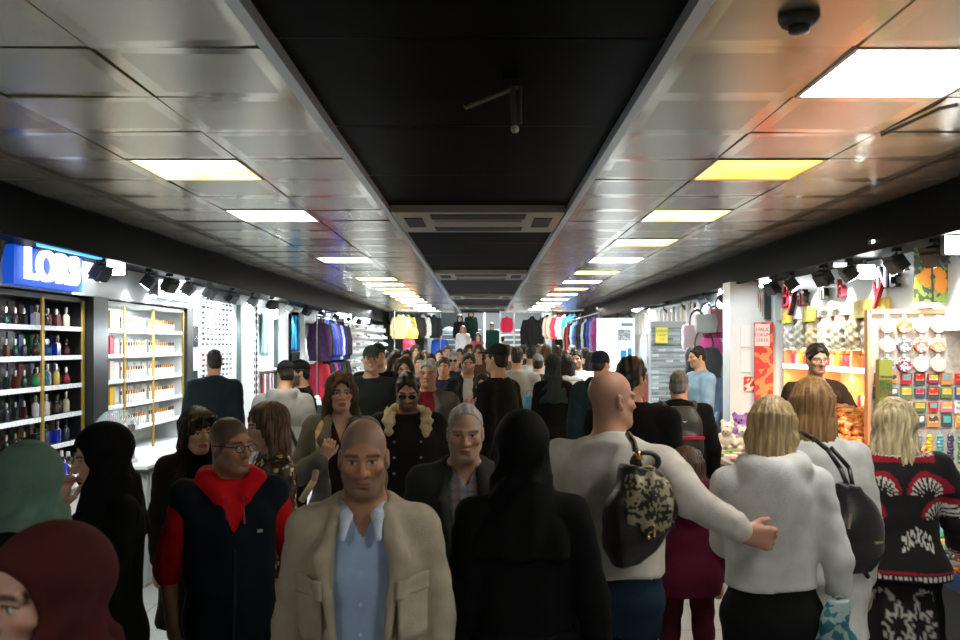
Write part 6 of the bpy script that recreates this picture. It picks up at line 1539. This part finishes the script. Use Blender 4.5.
# grey-haired man with red shirt
person(428, 360, 7.5, -4, 'grey-haired man in a grey jacket over a dark red jersey', dict(skin=SK1, hair='short', hair_col=(.36, .36, .36), hth=.014, line=.026, brow=(.1, .09, .08), beard=((.3, .27, .25), .2), wd=1.04), [T('jersey', (.18, .010, .016), e=.014, hem=.48, collar='crew'), T('jacket', (.105, .10, .085), e=.030, se=.026, hem=.43, open=(.08, .075, .77), collar='lapel')], tr(), 1)
person(405, 358, 8.6, -8, 'woman with long dark hair looking over the man in the shearling collar', dict(skin=SK4, fem=True, hair='long', hlen=.26, hair_col=DBR, lips=(.5, .12, .1), yaw=8), [T('coat', (.10, .085, .06), e=.03, hem=.4, collar='crew')], tr(), 1)
person(395, 353, 10.2, 30, 'woman in an olive beige coat with dark tied hair, left of the aisle crowd', dict(skin=SK2, fem=True, hair='bob', hlen=.14, hair_col=DBR), [T('coat', (.17, .145, .10), e=.034, hem=.36, collar='hood')], tr(), 2)
person(468, 354, 10., 4, 'man with folded hands in a black jacket over a white t-shirt', dict(skin=SK2, hair='short', hair_col=BK, beard=((.05, .035, .03), .6), hands=(-1,), armR=dict(e=(-.08, -.02, -.27), w=(.14, -.16, .03), d=(1, -.1, .1), t=(0, -.1, 1))), [T('t_shirt', (.70, .70, .68), e=.014, hem=.46, collar='crew'), T('jacket', (.016, .018, .017), e=.03, hem=.42, open=(.06, .065, .78), collar='lapel')], tr(), 1)
person(497, 343, 7.2, -122, 'tall man in a black cap and black coat with his back half turned, mid aisle', dict(skin=(.52, .33, .2), hair='cap', hair_col=(.014, .018, .016), wd=.98, yaw=-6, pitch=-5), [T('coat', black, e=.026, hem=.3, collar='stand')], tr(), 1, H=1.90, zb=.0)
person(553, 355, 9.4, 180, 'woman in a long black veil walking away, right of the middle', dict(skin=SK2, fem=True, hair='hijab', hair_col=(.020, .030, .030), drape=.2, wd=.84), [T('gown_top', black, e=.026, hem=.44, collar='crew')], tr(black, kind='skirt', flare=.06, e=.03), 1)
person(517, 348, 10.5, 172, 'man in a light grey polo shirt walking away beside the veiled woman', dict(skin=SK2, hair='short', hair_col=DBR, wd=1.05), [T('polo', (.40, .42, .40), e=.024, hem=.46, collar='shirt', sleeve=.9)], tr(), 1)
person(531, 346, 12.4, 180, 'man in a white shirt walking away beyond the grey polo', dict(skin=SK1, hair='short', hair_col=BK, wd=1.08), [T('shirt', (.58, .60, .60), e=.026, hem=.46, collar='shirt')], tr(), 1)
person(538, 355, 11.4, 175, 'person in a grey cap and dark top with a thin back strap', dict(skin=SK2, hair='cap', hair_col=(.20, .21, .21)), [T('jacket', (.03, .032, .034), e=.028, hem=.44, collar='stand')], tr(), 2)
def pufc(V, P): C = np.tile((.50, .52, .52), (len(V), 1)); C[np.modf(V[:, 2] / .055)[0] < .18] = (.16, .17, .18); return C
person(566, 355, 10.6, 176, 'dark-haired woman in a white quilted gilet walking away', dict(skin=SK2, fem=True, hair='bob', hlen=.2, hair_col=BK), [T('sweater', (.10, .12, .12), e=.018, hem=.48, collar='crew'), T('quilted_gilet', vcol_mat('quilt', .6, .4), e=.04, hem=.42, sleeve=0, collar='crew', col=pufc)], tr((.5, .5, .5)), 1)
person(577, 351, 11.8, -20, 'dark-bearded man in a white shirt facing the view, right of the crowd', dict(skin=SK3, hair='short', hair_col=BK, beard=((.03, .02, .018), .8)), [T('shirt', (.66, .66, .64), e=.026, hem=.44, collar='shirt')], tr(), 1)
person(601, 352, 8.2, 170, 'person in a dark blue knitted hat and dark teal jacket heading away', dict(skin=SK1, hair='beanie', hair_col=(.012, .020, .05), wd=1.0, yaw=-35), [T('jacket', (.010, .026, .032), e=.036, hem=.42, collar='hood')], tr(), 1)
person(637, 357, 14.0, -60, 'white-haired man beside the glasses rack', dict(skin=SK4, hair='short', hair_col=(.5, .5, .5)), [T('shirt', (.5, .12, .1), e=.02, hem=.46, collar='shirt')], tr(), 2)
person(454, 352, 12., -6, 'grey-haired man in sunglasses with a pale scarf and dark coat', dict(skin=SK1, hair='short', hair_col=GRY), [T('coat', (.02, .022, .03), e=.03, hem=.34, collar='stand'), T('scarf', (.42, .38, .40), e=.036, hem=.66, sleeve=0, collar='high', open=(.13, .09, .5))], tr(), 1, extra=lambda P, r, wp: glasses(P, r, wp, True))
person(483, 374, 9.2, -12, 'woman in a pink plaid shirt half hidden by the man in the black coat', dict(skin=SK4, fem=True, hair='long', hlen=.22, hair_col=DBR), [T('shirt', vcol_mat('plaid2', .8, .3), e=.022, hem=.46, collar='shirt', col=lambda V, P: np.where((np.modf((np.abs(V[:, 0:1]) + .5) / .03)[0] < .4), np.array([[.35, .06, .10]]), np.array([[.5, .32, .34]])))], tr(), 2, H=1.60)
# ---- farther crowd: px, top, depth, turn, kind, hair colour, top colour, label
FAR = [(420, 355, 11.2, 5, 'm', BK, (.02, .03, .05), 'dark-haired man in a navy top behind the man in the red jersey'),
    (431, 354, 12.6, 0, 'm', BK, (.015, .03, .12), 'black-haired man in a dark blue coat, left crowd'),
    (415, 344, 15.6, 20, 'w', BRN, (.12, .10, .08), 'light-brown-haired woman in a taupe coat, left crowd'),
    (444, 358, 10.8, -3, 'm', DBR, (.018, .02, .05), 'brown-haired man in an ink blue coat beside the pale scarf'),
    (447, 346, 16.5, 12, 'm', BRN, (.02, .06, .035), 'man in a bottle green jacket in the middle of the crowd'),
    (469, 344, 14.5, 8, 'w', DBR, (.03, .02, .02), 'dark-haired woman in black behind the man with folded hands'),
    (479, 345, 13.4, -10, 'w', BRN, (.10, .04, .03), 'brown-haired woman in a rust top beside the capped man'),
    (488, 350, 17., 180, 'm', BK, (.14, .13, .10), 'man in a khaki jacket, small behind the capped man'),
    (507, 344, 15., 180, 'm', DBR, (.10, .09, .06), 'brown-haired man in an olive jacket walking away'),
    (523, 341, 17.5, 180, 'm', BK, (.02, .022, .022), 'man in a charcoal coat walking away, far middle'),
    (538, 344, 16.5, 175, 'w', DBR, (.05, .035, .02), 'woman with loose brown hair and dark brown coat walking away'),
    (546, 345, 14., 178, 'w', BRN, (.03, .025, .02), 'woman with dark brown hair near the far clothes, walking away'),
    (557, 346, 13., 185, 'm', DBR, (.018, .018, .02), 'short-haired man in black beside the quilted gilet'),
    (572, 345, 16., 180, 'm', BK, (.02, .02, .022), 'man in black far right of the crowd, walking away'),
    (585, 348, 15., 190, 'm', BK, (.03, .04, .05), 'man in slate grey by the dark far garments'),
    (592, 352, 12.8, 170, 'w', BK, (.02, .02, .03), 'black-haired woman by the far right garments'),
    (406, 350, 13.2, 15, 'm', BK, (.08, .08, .07), 'black-haired man in grey near the shoe wall'),
    (396, 350, 14.4, 25, 'w', DBR, (.25, .22, .18), 'dark-haired woman in a stone coat near the shoe wall'),
    (386, 352, 15.2, -60, 'm', BK, (.02, .02, .02), 'man in black browsing the shoe wall'),
    (439, 350, 18., 0, 'm', DBR, (.03, .03, .03), 'man in dark clothes small in the crowd left of centre'),
    (460, 349, 18.5, 0, 'w', BK, (.06, .01, .02), 'woman in dark red small in the middle of the crowd'),
    (498, 349, 19.5, 180, 'm', BK, (.05, .06, .06), 'man in grey small in the middle of the crowd'),
    (514, 347, 21., 180, 'm', BRN, (.30, .30, .28), 'man in a pale shirt deep in the middle of the crowd'),
    (550, 350, 19., 180, 'w', BRN, (.25, .05, .05), 'woman in a red top deep right in the crowd'),
    (563, 350, 20., 180, 'm', BK, (.02, .05, .05), 'man in dark teal deep right in the crowd'),
    (425, 351, 20., 0, 'w', BRN, (.2, .17, .12), 'woman in beige deep left in the crowd'),
    (475, 351, 21., 0, 'm', BK, (.02, .03, .02), 'man in dark green deep in the middle crowd'),
    (532, 351, 22., 180, 'w', DBR, (.08, .02, .03), 'woman in burgundy deep in the crowd before the bright steps'),
    (452, 350, 22.5, 0, 'm', BK, (.08, .08, .09), 'man in a dark grey coat at the foot of the crowd by the stairs'),
    (542, 351, 23., 180, 'm', BK, (.012, .012, .012), 'man in jet black deep in the crowd by the hanging coat')]
for px, top, y, rz, kd, hc, tc, lb in FAR:
    fem = kd == 'w'; H = EYE - (top - HY) / FP * y; H2 = min(H, 1.9)
    person(px, top, y, rz, lb, dict(skin=(SK1, SK2, SK3, SK4)[px % 4], fem=fem, hair='long' if fem else 'short', hlen=.22, hair_col=hc, wd=.94, hth=.014), [T('coat', tc, e=.022, hem=.42, collar='crew')], tr((.015, .016, .02)), 2, H=H2)
# ---- people on the far stairs
STP = [(440, 331, 28.2, 0, 'm', DBR, (.02, .08, .40), 'man in a bright blue jacket at the foot of the far stairs'),
    (463, 326, 28.9, 0, 'w', (.30, .16, .06), (.66, .64, .58), 'fair-haired woman in a white top coming down the far stairs'),
    (460, 316, 29.8, 0, 'w', BK, (.012, .012, .012), 'woman in black on the upper far stairs, left one'),
    (471, 315, 30.0, 0, 'w', BRN, (.012, .03, .02), 'brown-haired woman in dark green black on the upper far stairs'),
    (492, 323, 29.0, 0, 'm', BRN, (.012, .07, .045), 'man in a green jacket beside the white stair handrail'),
    (478, 333, 28.2, 0, 'w', DBR, (.30, .06, .08), 'woman in a dusky pink top low on the far stairs'),
    (502, 336, 27.9, 180, 'm', BK, (.03, .03, .03), 'man in black starting up the far stairs'),
    (532, 335, 27.9, 180, 'm', (.3, .2, .12), (.55, .5, .48), 'fair man in a pale jacket starting up the bright far steps')]
for px, top, y, rz, kd, hc, tc, lb in STP:
    fem = kd == 'w'; n = max(0, int((y - 27.3) / .32) + 1); zb = .175 * n; zt = EYE - (top - HY) / FP * y
    person(px, top, y, rz, lb, dict(skin=SK2, fem=fem, hair='long' if fem else 'short', hlen=.22, hair_col=hc, hth=.016), [T('jacket', tc, e=.03, hem=.44, collar='crew')], tr((.015, .016, .02)), 2, H=max(1.5, min(1.85, zt - zb)), zb=zb)

# ================================================================== BAGS CARRIED
def sdf_part(name, S, m, parent): return mobj(name, *largest(*S.mesh()), m, parent, True)
# sequinned rucksack on the bald man's back
bx, by, bz = W(640, 505, 3.12)
t = thing('sequin_rucksack', 'black rucksack with a gold sequinned flap, slung behind the bald man', 'bag', (bx, by, bz), .1)
S = SDF(axis(-.2, .2, .009), axis(-.13, .13, .009), axis(-.24, .22, .009)); S.loft([(-.20, -.05, 0, .035, .05), (-.14, -.03, 0, .105, .08), (-.05, 0, 0, .128, .09), (.06, .015, 0, .105, .085), (.13, .0, 0, .06, .05)], .01, 2.4); S.wrinkle(.007, 34, 3)
sdf_part('body', S, mat('black_leather', (.010, .010, .011), .38, bump=.4, bscale=140), t)
S = SDF(axis(-.18, .18, .008), axis(-.15, .1, .008), axis(-.12, .18, .008)); S.loft([(-.07, .02, -.022, .085, .082), (.0, .02, -.02, .108, .088), (.07, .01, -.018, .092, .078), (.135, 0, -.01, .055, .046)], .01, 2.4); S.wrinkle(.006, 70, 6)
sdf_part('sequin_flap', S, speck('sequin_gold', (.30, .26, .15), (.012, .012, .012), 75), t)
b = MB().ring((.02, -.0, .15), .035, .009, 16, 'y', 1.3, .9); b.build('handle', plain((.012, .012, .012), .4), t, True)
MB().tube([(.0, .0, .12), (-.006, .02, .17), (-.004, .07, .21), (.0, .16, .23)], .012, 8).build('strap', plain((.012, .012, .012), .4), t, True)
MB().cyl((-.004, .0, .155), (-.008, .01, .185), .016, n=10).ball((.0, -.10, -.09), .010, 8, 5).ball((.06, -.09, -.06), .010, 8, 5).cyl((.02, -.10, -.05), (.02, -.105, -.09), .006, n=8).build('gold_fitting', plain((.65, .42, .14), .25, .9), t, True)
# black bucket bag on the golden-haired woman
bx, by, bz = W(849, 524, 3.60)
t = thing('bucket_bag', 'large black leather bag hanging between the two women at the right', 'bag', (bx, by, bz), .2)
S = SDF(axis(-.2, .2, .009), axis(-.14, .14, .009), axis(-.24, .26, .009)); S.loft([(-.185, -.01, 0, .095, .07), (-.12, 0, 0, .125, .09), (.0, .01, 0, .125, .095), (.09, .01, 0, .085, .06), (.15, .0, 0, .035, .03)], .01, 2.5); S.wrinkle(.008, 30, 8)
sdf_part('body', S, mat('black_leather', (.010, .010, .011), .38), t)
MB().tube([(0, 0, .14), (-.02, .03, .22), (-.05, .07, .29), (-.07, .14, .33), (-.06, .30, .35)], .010, 8).tube([(.02, 0, .14), (.02, .03, .22), (-.03, .08, .30)], .009, 8).build('handle', plain((.012, .012, .012), .4), t, True)
MB().cyl((-.06, -.088, .0), (-.045, -.082, .06), .006, n=8).cyl((.05, -.09, -.06), (.09, -.085, -.06), .006, n=8).build('zip_pull', plain((.45, .38, .24), .3, .8), t)
# black backpack
bx, by, bz = W(682, 433, 6.74)
t = thing('backpack', 'black backpack with a red stripe worn by the grey-haired man', 'backpack', (bx, by, bz - .2))
S = SDF(axis(-.22, .22, .011), axis(-.14, .14, .011), axis(-.06, .5, .011)); S.loft([(0, 0, 0, .15, .075), (.1, 0, 0, .16, .09), (.3, 0, 0, .145, .08), (.40, 0, .02, .09, .05)], .01, 3.); S.ell((0, -.07, .12), (.12, .05, .10), .02)
sdf_part('body', S, plain((.012, .012, .013), .55), t)
MB().box((-.10, -.128, .165), (.14, -.10, .185)).build('red_stripe', plain((.45, .01, .03), .45), t); MB().add([(-.02, -.094, .30), (0, -.098, .285), (.02, -.094, .30), (0, -.096, .293)], [(0, 1, 2, 3)]).build('logo', plain((.6, .6, .6), .4), t)
for s in (1, -1): MB().tube([(s * .10, .03, .38), (s * .12, .10, .41), (s * .13, .17, .42)], .018, 8).build('strap', plain((.012, .012, .013), .6), t, True)
# crinkled shopping bag in the blond woman's hand
bx, by, bz = W(833, 630, 3.28)
t = thing('carrier_bag', 'crinkled teal and white plastic bag held by the blond woman in white', 'bag', (bx, by, bz))
S = SDF(axis(-.14, .14, .008), axis(-.12, .12, .008), axis(-.26, .16, .008)); S.loft([(-.24, 0, 0, .09, .06), (-.1, -.01, 0, .10, .075), (.02, .0, 0, .06, .05), (.10, .02, 0, .022, .022)], .01, 2.2); S.wrinkle(.016, 46, 9)
sdf_part('bag', S, speck('plastic_print', (.30, .42, .42), (.02, .16, .20), 42), t); MB().ring((.02, 0, .10), .022, .006, 12, 'y').build('handle', plain((.3, .45, .45), .4), t, True)
# jacket and bag carried behind the veiled woman
x, y, z = W(530, 405, 10.3); t = thing('carrier_bag', 'blue see-through plastic bag carried by the man in the grey polo', 'bag', (x, y, z))
S = SDF(axis(-.14, .14, .011), axis(-.12, .12, .011), axis(-.2, .22, .011)); S.loft([(-.18, 0, 0, .10, .07), (-.05, 0, 0, .11, .08), (.1, 0, 0, .05, .04)], .01, 2.2); S.wrinkle(.012, 50, 2); sdf_part('bag', S, plain((.08, .26, .38), .25), t); MB().ring((0, 0, .13), .04, .006, 12, 'y').build('handle', plain((.1, .3, .4), .3), t)

# text becomes plain meshes
bpy.context.view_layer.update(); dg = bpy.context.evaluated_depsgraph_get()
for o in [o for o in SC.objects if o.type == 'FONT']:
    me = bpy.data.meshes.new_from_object(o.evaluated_get(dg)); nm = o.name; n = bpy.data.objects.new('lettering', me); COL.objects.link(n)
    n.location, n.rotation_euler, n.scale, n.parent = o.location, o.rotation_euler, o.scale, o.parent
    bpy.data.objects.remove(o)
